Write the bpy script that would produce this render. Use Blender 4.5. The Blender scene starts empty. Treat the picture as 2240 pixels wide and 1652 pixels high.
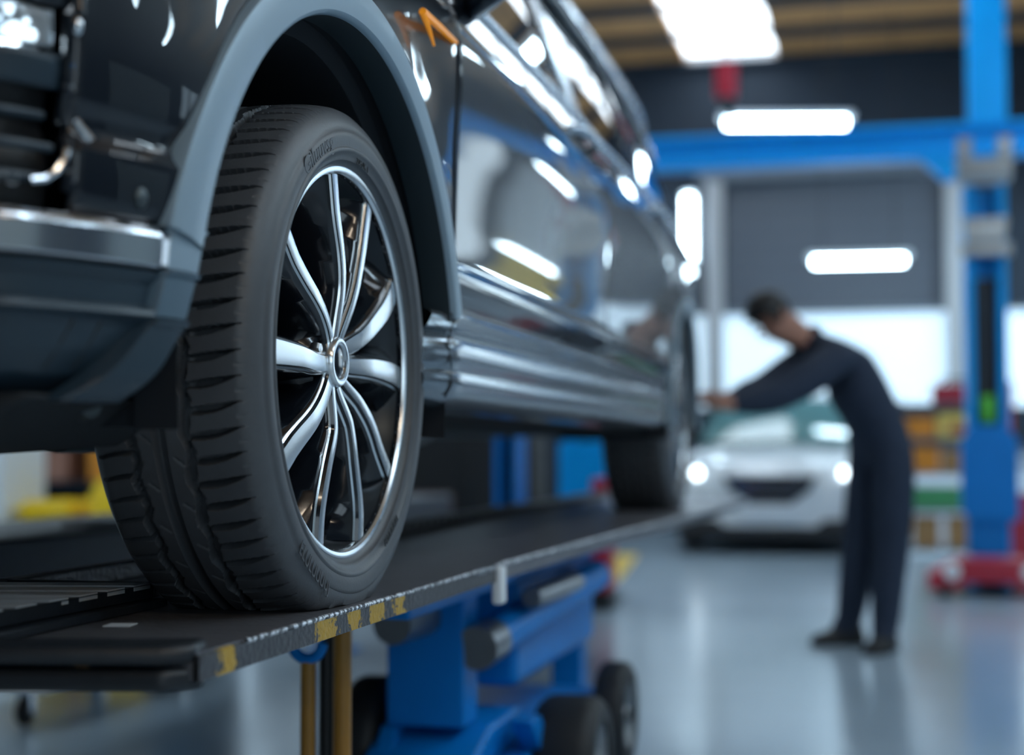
import bpy, bmesh, math, random
import numpy as np
from mathutils import Vector, Matrix
PI = math.pi
R = math.radians
random.seed(4)
SC = bpy.context.scene
COL = SC.collection

# ------------------------------------------------------------------ camera, world, exposure
cam_data = bpy.data.cameras.new('camera')
cam = bpy.data.objects.new('camera', cam_data)
COL.objects.link(cam)
SC.camera = cam
cam_data.sensor_width = 36.0
cam_data.lens = 36.0 * 3300.0 / 2240.0
cam.location = (0, 0, 0.9)
YAW, PITCH = R(13.791), R(2.758)
fwd = Vector((math.cos(YAW) * math.cos(PITCH), math.sin(YAW) * math.cos(PITCH), math.sin(PITCH)))
cam.rotation_euler = fwd.to_track_quat('-Z', 'Y').to_euler()
cam_data.clip_start = 0.05
cam_data.clip_end = 200
cam_data.dof.use_dof = True
cam_data.dof.focus_distance = 2.06
cam_data.dof.aperture_fstop = 1.75

SC.view_settings.view_transform = 'Standard'
SC.view_settings.look = 'None'
SC.view_settings.gamma = 1.0
SC.view_settings.exposure = 0.0
SC.view_settings.use_curve_mapping = False
SC.cycles.use_denoising = True
SC.cycles.max_bounces = 6
SC.cycles.diffuse_bounces = 3
SC.cycles.glossy_bounces = 4
SC.cycles.transmission_bounces = 4
SC.cycles.transparent_max_bounces = 6
SC.cycles.caustics_reflective = False
SC.cycles.caustics_refractive = False
SC.cycles.sample_clamp_indirect = 6.0
SC.cycles.use_adaptive_sampling = True
SC.cycles.adaptive_threshold = 0.02

world = bpy.data.worlds.new('overcast_sky')
SC.world = world
world.use_nodes = True
wb = world.node_tree.nodes['Background']
wb.inputs[0].default_value = (0.35, 0.55, 0.85, 1)
wb.inputs[1].default_value = 0.25

LAMP_COLOR = (0.64, 0.86, 1.0)
LAMP_POWER = 26.0
DAY_COLOR = (0.60, 0.82, 1.0)

# ------------------------------------------------------------------ materials
def mat(name, color, rough=0.5, metal=0.0, coat=0.0, coat_rough=0.05, spec=0.5, emit=None, emit_s=0.0,
        noise=None, bump=None, trans=0.0, alpha=1.0):
    """noise = (scale, amount): tone variation of the surface; bump = (scale, strength)."""
    m = bpy.data.materials.new(name)
    m.use_nodes = True
    nt = m.node_tree
    b = nt.nodes['Principled BSDF']
    b.inputs['Base Color'].default_value = (*color, 1)
    b.inputs['Roughness'].default_value = rough
    b.inputs['Metallic'].default_value = metal
    b.inputs['Coat Weight'].default_value = coat
    b.inputs['Coat Roughness'].default_value = coat_rough
    b.inputs['Specular IOR Level'].default_value = spec
    b.inputs['Transmission Weight'].default_value = trans
    if emit:
        b.inputs['Emission Color'].default_value = (*emit, 1)
        b.inputs['Emission Strength'].default_value = emit_s
    if noise or bump:
        tc = nt.nodes.new('ShaderNodeTexCoord')
    if noise:
        n = nt.nodes.new('ShaderNodeTexNoise')
        n.inputs['Scale'].default_value = noise[0]
        n.inputs['Detail'].default_value = 5
        nt.links.new(tc.outputs['Object'], n.inputs['Vector'])
        mx = nt.nodes.new('ShaderNodeMix'); mx.data_type = 'RGBA'
        a = noise[1]
        mx.inputs[6].default_value = (*[c * (1 - a) for c in color], 1)
        mx.inputs[7].default_value = (*[min(1, c * (1 + a)) for c in color], 1)
        nt.links.new(n.outputs['Fac'], mx.inputs[0])
        nt.links.new(mx.outputs[2], b.inputs['Base Color'])
    if bump:
        n2 = nt.nodes.new('ShaderNodeTexNoise')
        n2.inputs['Scale'].default_value = bump[0]
        n2.inputs['Detail'].default_value = 4
        nt.links.new(tc.outputs['Object'], n2.inputs['Vector'])
        bp = nt.nodes.new('ShaderNodeBump')
        bp.inputs['Strength'].default_value = bump[1]
        bp.inputs['Distance'].default_value = 0.01
        nt.links.new(n2.outputs['Fac'], bp.inputs['Height'])
        nt.links.new(bp.outputs['Normal'], b.inputs['Normal'])
    return m

M = {}
M['paint'] = mat('black_metallic_paint', (0.008, 0.012, 0.019), 0.35, 0.0, coat=1.0, coat_rough=0.02, spec=0.12)
M['cladding'] = mat('satin_cladding', (0.022, 0.042, 0.062), 0.36, 0.0, noise=(30, 0.08))
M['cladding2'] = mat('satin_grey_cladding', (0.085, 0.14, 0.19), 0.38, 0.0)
M['bar'] = mat('black_rubber_bar', (0.014, 0.018, 0.024), 0.42, bump=(40, 0.1))
M['plate'] = mat('galvanised_grating', (0.62, 0.64, 0.66), 0.40, 0.3, noise=(25, 0.15))
M['deck'] = mat('rolled_deck_steel', (0.20, 0.20, 0.22), 0.36, 0.6, bump=(60, 0.25), noise=(9, 0.3))
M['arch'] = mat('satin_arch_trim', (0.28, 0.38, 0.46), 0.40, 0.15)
M['arch_in'] = mat('dark_arch_return', (0.015, 0.028, 0.036), 0.5)
M['sill'] = mat('silver_sill', (0.23, 0.27, 0.31), 0.24, 0.75, coat=0.4)
M['chrome'] = mat('brushed_chrome', (0.75, 0.80, 0.85), 0.16, 1.0)
M['strip'] = mat('grey_satin_chrome', (0.66, 0.68, 0.72), 0.20, 1.0)
M['belt'] = mat('satin_chrome_belt', (0.50, 0.57, 0.65), 0.22, 1.0)
M['liner'] = mat('black_liner', (0.006, 0.009, 0.014), 0.75)
M['under'] = mat('underbody_black', (0.010, 0.013, 0.017), 0.7)
M['under_metal'] = mat('dull_chassis_metal', (0.10, 0.12, 0.13), 0.45, 0.7)
M['rubber'] = mat('tyre_rubber', (0.082, 0.088, 0.098), 0.43, bump=(240, 0.05), noise=(60, 0.12))
M['letter'] = mat('raised_rubber_lettering', (0.016, 0.018, 0.022), 0.5)
M['rimblack'] = mat('gloss_black_alloy', (0.008, 0.011, 0.017), 0.16, 0.3, coat=0.6, coat_rough=0.05)
M['machined'] = mat('machined_alloy', (0.88, 0.93, 0.97), 0.24, 1.0)
M['barrel'] = mat('dark_rim_barrel', (0.045, 0.055, 0.065), 0.30, 0.7)
M['disc'] = mat('brake_disc_steel', (0.40, 0.43, 0.46), 0.45, 0.6)
M['red'] = mat('red_caliper', (0.62, 0.012, 0.03), 0.4)
M['tglass'] = mat('tinted_glass', (0.010, 0.020, 0.030), 0.03, 0.0, coat=1.0, coat_rough=0.01)
M['lens'] = mat('clear_lamp_lens', (0.72, 0.80, 0.86), 0.08, 0.0, coat=1.0, trans=0.6)
M['drl'] = mat('lit_lamp', (0.8, 0.9, 1.0), 0.3, emit=(0.78, 0.92, 1.0), emit_s=9)
M['amber'] = mat('orange_reflection_glow', (0.85, 0.30, 0.02), 0.3, emit=(1.0, 0.36, 0.02), emit_s=0.35)  # glowing orange for the reflection drawn on the wing
M['black'] = mat('plain_black_plastic', (0.012, 0.014, 0.017), 0.45)
M['seat'] = mat('dark_upholstery', (0.02, 0.02, 0.022), 0.8)
M['blue'] = mat('blue_lift_paint', (0.0, 0.20, 0.62), 0.42, spec=0.25, noise=(6, 0.10))
M['blue2'] = mat('bright_blue_beam_paint', (0.0, 0.36, 0.88), 0.45, spec=0.2, noise=(3, 0.08))
M['steel'] = mat('grey_steel', (0.30, 0.32, 0.34), 0.35, 0.9, noise=(12, 0.2))
M['dark_steel'] = mat('dark_slot_steel', (0.012, 0.022, 0.032), 0.5, 0.2)
M['ochre'] = mat('ochre_painted_rod', (0.36, 0.17, 0.022), 0.38, noise=(18, 0.2))
M['redp'] = mat('red_enamel', (0.42, 0.014, 0.040), 0.35, noise=(5, 0.12))
M['cart_rubber'] = mat('cart_tyre_rubber', (0.012, 0.015, 0.018), 0.6)
M['yellow'] = mat('yellow_plastic', (0.95, 0.62, 0.004), 0.40)
M['paleyellow'] = mat('pale_yellow_plastic', (0.88, 0.66, 0.16), 0.40)
M['orange'] = mat('orange_plastic', (0.85, 0.32, 0.03), 0.40)
M['green'] = mat('green_plastic', (0.08, 0.38, 0.15), 0.40)
M['lime'] = mat('lime_plastic', (0.10, 0.55, 0.05), 0.40)
M['cardboard'] = mat('brown_cardboard', (0.42, 0.24, 0.10), 0.8, noise=(8, 0.1))
M['white'] = mat('white_enamel', (0.82, 0.87, 0.92), 0.35)
M['cardwhite'] = mat('white_car_paint', (0.86, 0.92, 0.97), 0.28, coat=0.9, coat_rough=0.04)
M['glass2'] = mat('green_tint_windscreen', (0.12, 0.26, 0.28), 0.06, coat=1.0)
M['skin'] = mat('skin', (0.42, 0.20, 0.14), 0.55)
M['navy'] = mat('navy_coverall', (0.018, 0.030, 0.058), 0.85, noise=(20, 0.25))
M['hair'] = mat('black_hair', (0.006, 0.006, 0.008), 0.6)
M['shoe'] = mat('dark_work_shoe', (0.010, 0.012, 0.015), 0.6)
M['post'] = mat('pale_door_post', (0.50, 0.51, 0.53), 0.6)
M['tube'] = mat('lit_tube', (1, 1, 1), 0.4, emit=LAMP_COLOR, emit_s=LAMP_POWER)
M['tube_warm'] = mat('lit_warm_tube', (1, 1, 1), 0.4, emit=(1.0, 0.80, 0.58), emit_s=30)
M['pane'] = mat('frosted_daylight_pane', (0.8, 0.9, 1), 0.4, emit=(0.62, 0.84, 1.0), emit_s=0.85)
M['pane_soft'] = mat('added_side_pane', (0.8, 0.9, 1), 0.4, emit=DAY_COLOR, emit_s=1.3)  # glow of the added left and back windows
M['pane_front'] = mat('added_front_pane', (0.8, 0.9, 1), 0.4, emit=(0.72, 0.89, 1.0), emit_s=1.7)  # glow of the added front and back-right windows
M['sky_pane'] = mat('skylight_pane', (0.8, 0.9, 1), 0.4, emit=(0.78, 0.90, 1.0), emit_s=4.0)
M['wall_dark'] = mat('dark_blue_grey_wall', (0.014, 0.026, 0.044), 0.7, noise=(1.5, 0.25))
M['wall_pale'] = mat('pale_grey_green_wall', (0.30, 0.35, 0.36), 0.7, noise=(1.2, 0.10))
M['wall_mid'] = mat('grey_wall', (0.16, 0.19, 0.23), 0.7, noise=(1.2, 0.15))
M['paper'] = mat('pale_tape', (0.85, 0.90, 0.95), 0.4)
M['yellow_paint'] = mat('yellow_floor_paint', (0.85, 0.56, 0.01), 0.4)

def slat_mat(name, c1, c2, axis, freq, rough=0.5):
    m = mat(name, c1, rough)
    nt = m.node_tree; b = nt.nodes['Principled BSDF']
    tc = nt.nodes.new('ShaderNodeTexCoord')
    w = nt.nodes.new('ShaderNodeTexWave'); w.wave_type = 'BANDS'; w.bands_direction = axis
    w.inputs['Scale'].default_value = freq
    w.inputs['Distortion'].default_value = 0.0
    nt.links.new(tc.outputs['Object'], w.inputs['Vector'])
    mx = nt.nodes.new('ShaderNodeMix'); mx.data_type = 'RGBA'
    mx.inputs[6].default_value = (*c1, 1); mx.inputs[7].default_value = (*c2, 1)
    nt.links.new(w.outputs['Fac'], mx.inputs[0])
    nt.links.new(mx.outputs[2], b.inputs['Base Color'])
    bp = nt.nodes.new('ShaderNodeBump'); bp.inputs['Strength'].default_value = 0.6; bp.inputs['Distance'].default_value = 0.02
    nt.links.new(w.outputs['Fac'], bp.inputs['Height'])
    nt.links.new(bp.outputs['Normal'], b.inputs['Normal'])
    return m
M['roller'] = slat_mat('grey_roller_slats', (0.085, 0.10, 0.125), (0.105, 0.120, 0.150), 'Z', 1.6, 0.5)
M['wood'] = mat('orange_brown_boards', (0.62, 0.31, 0.12), 0.6, noise=(2.0, 0.30))

def floor_mat():
    m = mat('polished_epoxy_floor', (0.235, 0.285, 0.345), 0.16, coat=0.0, spec=0.55)
    nt = m.node_tree; b = nt.nodes['Principled BSDF']
    tc = nt.nodes.new('ShaderNodeTexCoord')
    n = nt.nodes.new('ShaderNodeTexNoise'); n.inputs['Scale'].default_value = 0.9; n.inputs['Detail'].default_value = 6
    nt.links.new(tc.outputs['Object'], n.inputs['Vector'])
    mx = nt.nodes.new('ShaderNodeMix'); mx.data_type = 'RGBA'
    mx.inputs[6].default_value = (0.33, 0.43, 0.52, 1); mx.inputs[7].default_value = (0.46, 0.57, 0.67, 1)
    nt.links.new(n.outputs['Fac'], mx.inputs[0]); nt.links.new(mx.outputs[2], b.inputs['Base Color'])
    mr = nt.nodes.new('ShaderNodeMapRange')
    mr.inputs['To Min'].default_value = 0.12; mr.inputs['To Max'].default_value = 0.26
    nt.links.new(n.outputs['Fac'], mr.inputs['Value']); nt.links.new(mr.outputs[0], b.inputs['Roughness'])
    return m
M['floor'] = floor_mat()

def ramp_mat(name, patches):
    """dark worn steel; flakes of yellow paint survive in patches (x ranges on the edge)"""
    m = mat(name, (0.035, 0.037, 0.042), 0.42, 0.55, bump=(90, 0.35))
    nt = m.node_tree; b = nt.nodes['Principled BSDF']
    tc = nt.nodes.new('ShaderNodeTexCoord')
    n = nt.nodes.new('ShaderNodeTexNoise'); n.inputs['Scale'].default_value = 38; n.inputs['Detail'].default_value = 9; n.inputs['Roughness'].default_value = 0.72
    nt.links.new(tc.outputs['Object'], n.inputs['Vector'])
    dark = nt.nodes.new('ShaderNodeMix'); dark.data_type = 'RGBA'
    dark.inputs[6].default_value = (0.035, 0.037, 0.042, 1); dark.inputs[7].default_value = (0.13, 0.13, 0.14, 1)
    nt.links.new(n.outputs['Fac'], dark.inputs[0])
    sx = nt.nodes.new('ShaderNodeSeparateXYZ'); nt.links.new(tc.outputs['Object'], sx.inputs[0])
    def math_(op, a, b_=None, c=None):
        k = nt.nodes.new('ShaderNodeMath'); k.operation = op
        for i, v in enumerate((a, b_, c)):
            if v is None: continue
            if isinstance(v, (int, float)): k.inputs[i].default_value = v
            else: nt.links.new(v, k.inputs[i])
        return k.outputs[0]
    total = None
    for (xc, hw) in patches:
        d = math_('ABSOLUTE', math_('SUBTRACT', sx.outputs[0], xc))
        e = math_('SUBTRACT', 1.0, math_('DIVIDE', d, hw))      # 1 at the centre, 0 at the rim
        e = math_('MULTIPLY', e, 0.30)
        t = math_('GREATER_THAN', math_('ADD', e, n.outputs['Fac']), 0.66)
        t = math_('MULTIPLY', t, math_('LESS_THAN', d, hw))
        total = t if total is None else math_('MAXIMUM', total, t)
    if total is not None:
        mx = nt.nodes.new('ShaderNodeMix'); mx.data_type = 'RGBA'
        nt.links.new(total, mx.inputs[0]); nt.links.new(dark.outputs[2], mx.inputs[6])
        mx.inputs[7].default_value = (0.50, 0.30, 0.022, 1)
        nt.links.new(mx.outputs[2], b.inputs['Base Color'])
        inv = math_('MULTIPLY_ADD', total, -0.5, 0.55); nt.links.new(inv, b.inputs['Metallic'])
    else:
        nt.links.new(dark.outputs[2], b.inputs['Base Color'])
    return m
M['ramp'] = ramp_mat('worn_ramp_steel', [])
M['ramp_edge'] = ramp_mat('worn_ramp_edge', [(1.57 - 1.5, 0.04), (1.885 - 1.5, 0.07), (1.99 - 1.5, 0.04), (2.08 - 1.5, 0.06), (2.19 - 1.5, 0.06)])

def wear_mat():
    m = mat('chipped_bare_edge', (0.05, 0.05, 0.055), 0.4, 0.7)
    nt = m.node_tree; b = nt.nodes['Principled BSDF']
    tc = nt.nodes.new('ShaderNodeTexCoord')
    n = nt.nodes.new('ShaderNodeTexNoise'); n.inputs['Scale'].default_value = 120; n.inputs['Detail'].default_value = 4
    nt.links.new(tc.outputs['Object'], n.inputs['Vector'])
    cr = nt.nodes.new('ShaderNodeValToRGB')
    cr.color_ramp.elements[0].position = 0.46; cr.color_ramp.elements[0].color = (0.04, 0.042, 0.05, 1)
    cr.color_ramp.elements[1].position = 0.56; cr.color_ramp.elements[1].color = (0.80, 0.82, 0.86, 1)
    nt.links.new(n.outputs['Fac'], cr.inputs[0]); nt.links.new(cr.outputs[0], b.inputs['Base Color'])
    return m
M['wear'] = wear_mat()

# ------------------------------------------------------------------ mesh helpers
class MB:
    def __init__(s): s.v = []; s.f = []; s.m = []
    def add(s, vs, fs, mi=0):
        o = len(s.v); s.v += [tuple(v) for v in vs]
        s.f += [tuple(i + o for i in f) for f in fs]; s.m += [mi] * len(fs)
        return s
    def box(s, c, d, rot=None, mi=0):
        x, y, z = d[0] / 2, d[1] / 2, d[2] / 2
        vs = [Vector(p) for p in ((-x,-y,-z),(x,-y,-z),(x,y,-z),(-x,y,-z),(-x,-y,z),(x,-y,z),(x,y,z),(-x,y,z))]
        if rot is not None: vs = [rot @ v for v in vs]
        vs = [v + Vector(c) for v in vs]
        return s.add(vs, [(0,3,2,1),(4,5,6,7),(0,1,5,4),(1,2,6,5),(2,3,7,6),(3,0,4,7)], mi)
    def span(s, a, b, mi=0):
        return s.box([(a[i] + b[i]) / 2 for i in range(3)], [abs(b[i] - a[i]) for i in range(3)], None, mi)
    def tube(s, pts, r, n=12, mi=0, cap=True):
        pts = [Vector(p) for p in pts]
        rs = r if isinstance(r, (list, tuple)) else [r] * len(pts)
        vs = []; fs = []
        up = Vector((0, 0, 1))
        for i, p in enumerate(pts):
            t = (pts[min(i + 1, len(pts) - 1)] - pts[max(i - 1, 0)]).normalized()
            a = t.cross(up)
            if a.length < 0.05: a = t.cross(Vector((0, 1, 0)))
            a.normalize(); b = t.cross(a).normalized()
            vs += [p + (a * math.cos(2 * PI * k / n) + b * math.sin(2 * PI * k / n)) * rs[i] for k in range(n)]
        for i in range(len(pts) - 1):
            for k in range(n):
                fs.append((i * n + k, i * n + (k + 1) % n, (i + 1) * n + (k + 1) % n, (i + 1) * n + k))
        if cap:
            fs.append(tuple(range(n))[::-1]); fs.append(tuple(range((len(pts) - 1) * n, len(pts) * n)))
        return s.add(vs, fs, mi)
    def lathe(s, prof, c=(0, 0, 0), axis='z', n=32, mi=0, a0=0.0, a1=2 * PI):
        """prof: (r, h) pairs; h runs along the axis"""
        full = abs(a1 - a0 - 2 * PI) < 1e-6
        m = n if full else n + 1
        vs = []; fs = []
        for (r, h) in prof:
            for k in range(m):
                a = a0 + (a1 - a0) * k / n
                u, w = r * math.cos(a), r * math.sin(a)
                p = {'z': (u, w, h), 'y': (u, h, w), 'x': (h, u, w)}[axis]
                vs.append((p[0] + c[0], p[1] + c[1], p[2] + c[2]))
        for i in range(len(prof) - 1):
            for k in range(n if full else n):
                k2 = (k + 1) % m
                fs.append((i * m + k, i * m + k2, (i + 1) * m + k2, (i + 1) * m + k))
        return s.add(vs, fs, mi)
    def prism(s, poly, axis, a, b, mi=0):
        """poly of 2-D points extruded along axis from a to b"""
        def P(u, w, h): return {'x': (h, u, w), 'y': (u, h, w), 'z': (u, w, h)}[axis]
        n = len(poly)
        vs = [P(u, w, a) for u, w in poly] + [P(u, w, b) for u, w in poly]
        fs = [tuple(range(n))[::-1], tuple(range(n, 2 * n))]
        fs += [(i, (i + 1) % n, n + (i + 1) % n, n + i) for i in range(n)]
        return s.add(vs, fs, mi)
    def sphere(s, c, r, n=16, m=10, mi=0, sc=(1, 1, 1)):
        vs = []; fs = []
        for i in range(m + 1):
            t = PI * i / m
            for k in range(n):
                a = 2 * PI * k / n
                vs.append((c[0] + r * sc[0] * math.sin(t) * math.cos(a), c[1] + r * sc[1] * math.sin(t) * math.sin(a), c[2] + r * sc[2] * math.cos(t)))
        for i in range(m):
            for k in range(n):
                fs.append((i * n + k, i * n + (k + 1) % n, (i + 1) * n + (k + 1) % n, (i + 1) * n + k))
        return s.add(vs, fs, mi)
    def grid(s, P, mi=0, mask=None, closed_u=False):
        """P: array [nu][nv] of points"""
        nu, nv = len(P), len(P[0])
        vs = [P[i][j] for i in range(nu) for j in range(nv)]
        fs = []
        for i in range(nu if closed_u else nu - 1):
            i2 = (i + 1) % nu
            for j in range(nv - 1):
                if mask is None or mask(i, j): fs.append((i * nv + j, i2 * nv + j, i2 * nv + j + 1, i * nv + j + 1))
        return s.add(vs, fs, mi)

def world_loc(o):
    p = Vector((0, 0, 0))
    while o is not None:
        p += o.location; o = o.parent
    return p

def obj(name, mb, mats, parent=None, smooth=40, bevel=0.0, seg=2, local=False, solid=0.0, origin=None):
    """links mb as ONE mesh object. Vertices are in world space unless local=True."""
    me = bpy.data.meshes.new(name)
    off = Vector((0, 0, 0))
    o = bpy.data.objects.new(name, me)
    COL.objects.link(o)
    if parent is not None:
        o.parent = parent
        if not local: off = world_loc(parent)
    elif origin is not None:
        o.location = origin; off = Vector(origin)
    vs = [(v[0] - off[0], v[1] - off[1], v[2] - off[2]) for v in mb.v]
    me.from_pydata(vs, [], mb.f)
    for m_ in (mats if isinstance(mats, (list, tuple)) else [mats]): me.materials.append(m_)
    me.polygons.foreach_set('material_index', mb.m)
    bm = bmesh.new(); bm.from_mesh(me)
    bmesh.ops.remove_doubles(bm, verts=bm.verts, dist=1e-5)
    loose = [v for v in bm.verts if not v.link_faces]
    if loose: bmesh.ops.delete(bm, geom=loose, context='VERTS')
    bmesh.ops.recalc_face_normals(bm, faces=bm.faces)
    bm.to_mesh(me); bm.free()
    if smooth:
        me.polygons.foreach_set('use_smooth', [True] * len(me.polygons))
        me.set_sharp_from_angle(angle=R(smooth))
    if solid:
        md = o.modifiers.new('thickness', 'SOLIDIFY'); md.thickness = abs(solid); md.offset = -1 if solid > 0 else 1
    if bevel:
        md = o.modifiers.new('bevel', 'BEVEL'); md.width = bevel; md.segments = seg; md.limit_method = 'ANGLE'; md.angle_limit = R(40)
        md.harden_normals = False
    return o

def tag(o, label=None, cat=None, group=None, kind=None):
    if label: o['label'] = label
    if cat: o['category'] = cat
    if group: o['group'] = group
    if kind: o['kind'] = kind
    return o
def thing(name, label, cat, loc=(0, 0, 0), group=None):
    o = bpy.data.objects.new(name, None); COL.objects.link(o)
    o.location = loc; o.empty_display_size = 0.1
    return tag(o, label, cat, group)
def struct(name, mb, m, **k):
    o = obj(name, mb, m, **k); o['kind'] = 'structure'; return o
def copy_tree(o, parent=None):
    c = o.copy(); COL.objects.link(c)
    if parent is not None: c.parent = parent
    for ch in list(o.children): copy_tree(ch, c)
    return c

# ------------------------------------------------------------------ the room
X0, X1, Y0, Y1, ZC = -4.0, 17.0, -6.5, 10.0, 5.3
struct('floor', MB().span((X0, Y0, -0.1), (X1 + 3, Y1, 0)), M['floor'], smooth=0)
b = MB()      # back wall with the door opening and the daylight band below the half-raised shutter
b.span((X1, -3.3, 2.46), (X1 + 0.25, -0.66, ZC)); b.span((X1, Y0, 4.4), (X1 + 0.25, -3.3, ZC)); b.span((X1, Y0, 2.46), (X1 + 0.25, -6.2, 4.4)); b.span((X1, 1.70, 2.46), (X1 + 0.25, 4.4, ZC)); b.span((X1, 4.4, 3.9), (X1 + 0.25, Y1, ZC)); b.span((X1, 9.6, 2.46), (X1 + 0.25, Y1, 3.9))
b.span((X1, -0.66, 3.92), (X1 + 0.25, 1.70, ZC))
b.span((X1, Y0, 0), (X1 + 0.25, Y1, 1.35))
b.span((X1, 3.6, 1.35), (X1 + 0.25, 4.4, 2.46)); b.span((X1, 9.6, 1.35), (X1 + 0.25, Y1, 2.46)); b.span((X1, Y0, 1.35), (X1 + 0.25, -6.2, 2.46))
struct('wall_back', b, M['wall_dark'], smooth=0)
b = MB(); b.span((X1 + 0.05, -0.66, 2.46), (X1 + 0.12, 1.70, 3.92))
d1 = struct('door_1', b, M['roller'], smooth=0)
b = MB(); b.span((X1 + 0.10, -3.3, 1.35), (X1 + 0.14, 3.6, 2.46))
w1 = struct('window_1', b, M['pane'], smooth=0)
w10 = struct('window_10', MB().span((X1 + 0.10, -6.2, 1.35), (X1 + 0.14, -3.3, 4.4)), M['pane_front'], smooth=0)  # unseen window, added so the wheel spokes reflect white
f = MB()
for k in range(3): f.span((X1, -6.23 + 1.45 * k, 1.35), (X1 + 0.09, -6.17 + 1.45 * k, 4.4))
obj('window_frame', f, M['wall_mid'], w10, smooth=0)
w9 = struct('window_9', MB().span((X1 + 0.10, 4.4, 1.35), (X1 + 0.14, 9.6, 3.9)), M['pane_soft'], smooth=0)  # unseen window, added so the left floor mirrors a bright band
f = MB()
for k in range(5): f.span((X1, 4.37 + 1.3 * k, 1.35), (X1 + 0.09, 4.43 + 1.3 * k, 3.9))
obj('window_frame', f, M['wall_mid'], w9, smooth=0)
b = MB()
for y in (-3.27, -2.0, -0.80, 1.84, 2.7): b.span((X1 + 0.02, y - 0.03, 1.35), (X1 + 0.10, y + 0.03, 2.46))
b.span((X1 + 0.0, -3.3, 1.31), (X1 + 0.12, 3.6, 1.37)); b.span((X1 + 0.0, -3.3, 2.42), (X1 + 0.12, 3.6, 2.48))
obj('window_frame', b, M['wall_mid'], w1, smooth=0)
struct('trim_1', MB().span((X1 - 0.12, 1.72, 1.37), (X1, 1.91, 4.0)), M['post'], bevel=0.01)
struct('trim_2', MB().span((X1 - 0.12, -0.93, 1.37), (X1, -0.68, 3.9)), M['post'], bevel=0.01)
struct('trim_3', MB().span((X1 - 0.14, -1.0, 3.92), (X1, 2.0, 4.08)), M['wall_mid'], bevel=0.01)
b = MB()
b.span((X0, Y0 - 0.2, 0), (7.8, Y0, ZC)); b.span((7.8, Y0 - 0.2, 0), (X1, Y0, 1.5)); b.span((7.8, Y0 - 0.2, 3.2), (X1, Y0, ZC)); b.span((10.2, Y0 - 0.2, 1.5), (X1, Y0, 3.2))
struct('wall_right', b, M['wall_dark'], smooth=0)
struct('bounce_panel_2', MB().span((-3.6, Y0, 0), (1.2, Y0 + 0.06, 3.3)), M['wall_pale'], smooth=0)  # pale panel added on the unseen wall for fill and wing reflections
struct('bounce_panel_3', MB().span((3.4, Y0, 0), (6.2, Y0 + 0.06, 2.6)), M['wall_pale'], smooth=0)  # second added panel, bounces light onto the car side
w = struct('window_2', MB().span((7.8, Y0 - 0.14, 1.5), (10.2, Y0 - 0.10, 3.2)), M['pane'], smooth=0)  # unseen window, added as fill from the aisle side
f = MB()
for k in range(3): f.span((7.77 + 1.2 * k, Y0 - 0.12, 1.5), (7.83 + 1.2 * k, Y0 - 0.02, 3.2))
obj('window_frame', f, M['wall_dark'], w, smooth=0)
b = MB(); b.span((X0, Y1, 0), (3.0, Y1 + 0.2, ZC)); b.span((15.0, Y1, 0), (X1, Y1 + 0.2, ZC)); b.span((3.0, Y1, 0), (15.0, Y1 + 0.2, 0.7)); b.span((3.0, Y1, 2.6), (15.0, Y1 + 0.2, ZC))
struct('wall_left', b, M['wall_dark'], smooth=0)
w = struct('window_3', MB().span((3.0, Y1 + 0.08, 0.7), (15.0, Y1 + 0.12, 2.6)), M['pane_soft'], smooth=0)  # unseen window band, added to brighten the floor at left
f = MB()
for k in range(9): f.span((2.97 + 1.5 * k, Y1 - 0.0, 0.7), (3.03 + 1.5 * k, Y1 + 0.1, 2.6))
obj('window_frame', f, M['wall_dark'], w, smooth=0)
b = MB(); b.span((X0 - 0.2, -2.2, 0), (X0, Y1, ZC)); b.span((X0 - 0.2, Y0, 3.5), (X0, -2.2, ZC)); b.span((X0 - 0.2, Y0, 0), (X0, -5.6, 3.5)); b.span((X0 - 0.2, -5.6, 0), (X0, -2.2, 0.5))
struct('wall_front', b, M['wall_dark'], smooth=0)
w = struct('window_4', MB().span((X0 - 0.12, -5.6, 0.5), (X0 - 0.08, -2.2, 3.5)), M['pane_front'], smooth=0)  # unseen window, added to light the tyre and nose from the front
f = MB()
for k in range(3): f.span((X0 - 0.1, -5.63 + 1.7 * k, 0.5), (X0 - 0.02, -5.57 + 1.7 * k, 3.5))
obj('window_frame', f, M['wall_dark'], w, smooth=0)
# ceiling of boards between dark joists, with rooflights
SKY = [(7.5, 16.85, 1.10, 2.1), (4.0, 6.5, -3.4, -2.0), (0.0, 2.5, -3.4, -2.0), (8.5, 10.5, -3.6, -2.2), (1.0, 3.0, 4.5, 6.0)]
b = MB()
ys = sorted({Y0, Y1, *[v for s_ in SKY for v in s_[2:]]})
xs = sorted({X0, X1, *[v for s_ in SKY for v in s_[:2]]})
for i in range(len(xs) - 1):
    for j in range(len(ys) - 1):
        cx, cy = (xs[i] + xs[i + 1]) / 2, (ys[j] + ys[j + 1]) / 2
        if any(s_[0] < cx < s_[1] and s_[2] < cy < s_[3] for s_ in SKY): continue
        b.span((xs[i], ys[j], ZC), (xs[i + 1], ys[j + 1], ZC + 0.1))
struct('ceiling', b, M['wood'], smooth=0)
for i, s_ in enumerate(SKY):
    w = struct('window_%d' % (i + 5), MB().span((s_[0], s_[2], ZC + 0.06), (s_[1], s_[3], ZC + 0.09)), M['sky_pane'], smooth=0)
    f = MB(); n = 3 if s_[1] - s_[0] < 4 else 9
    for k in range(n + 1):
        x = s_[0] + (s_[1] - s_[0]) * k / n; f.span((x - 0.025, s_[2], ZC - 0.02), (x + 0.025, s_[3], ZC + 0.05))
    obj('window_frame', f, M['post'], w, smooth=0)
k = 0
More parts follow.
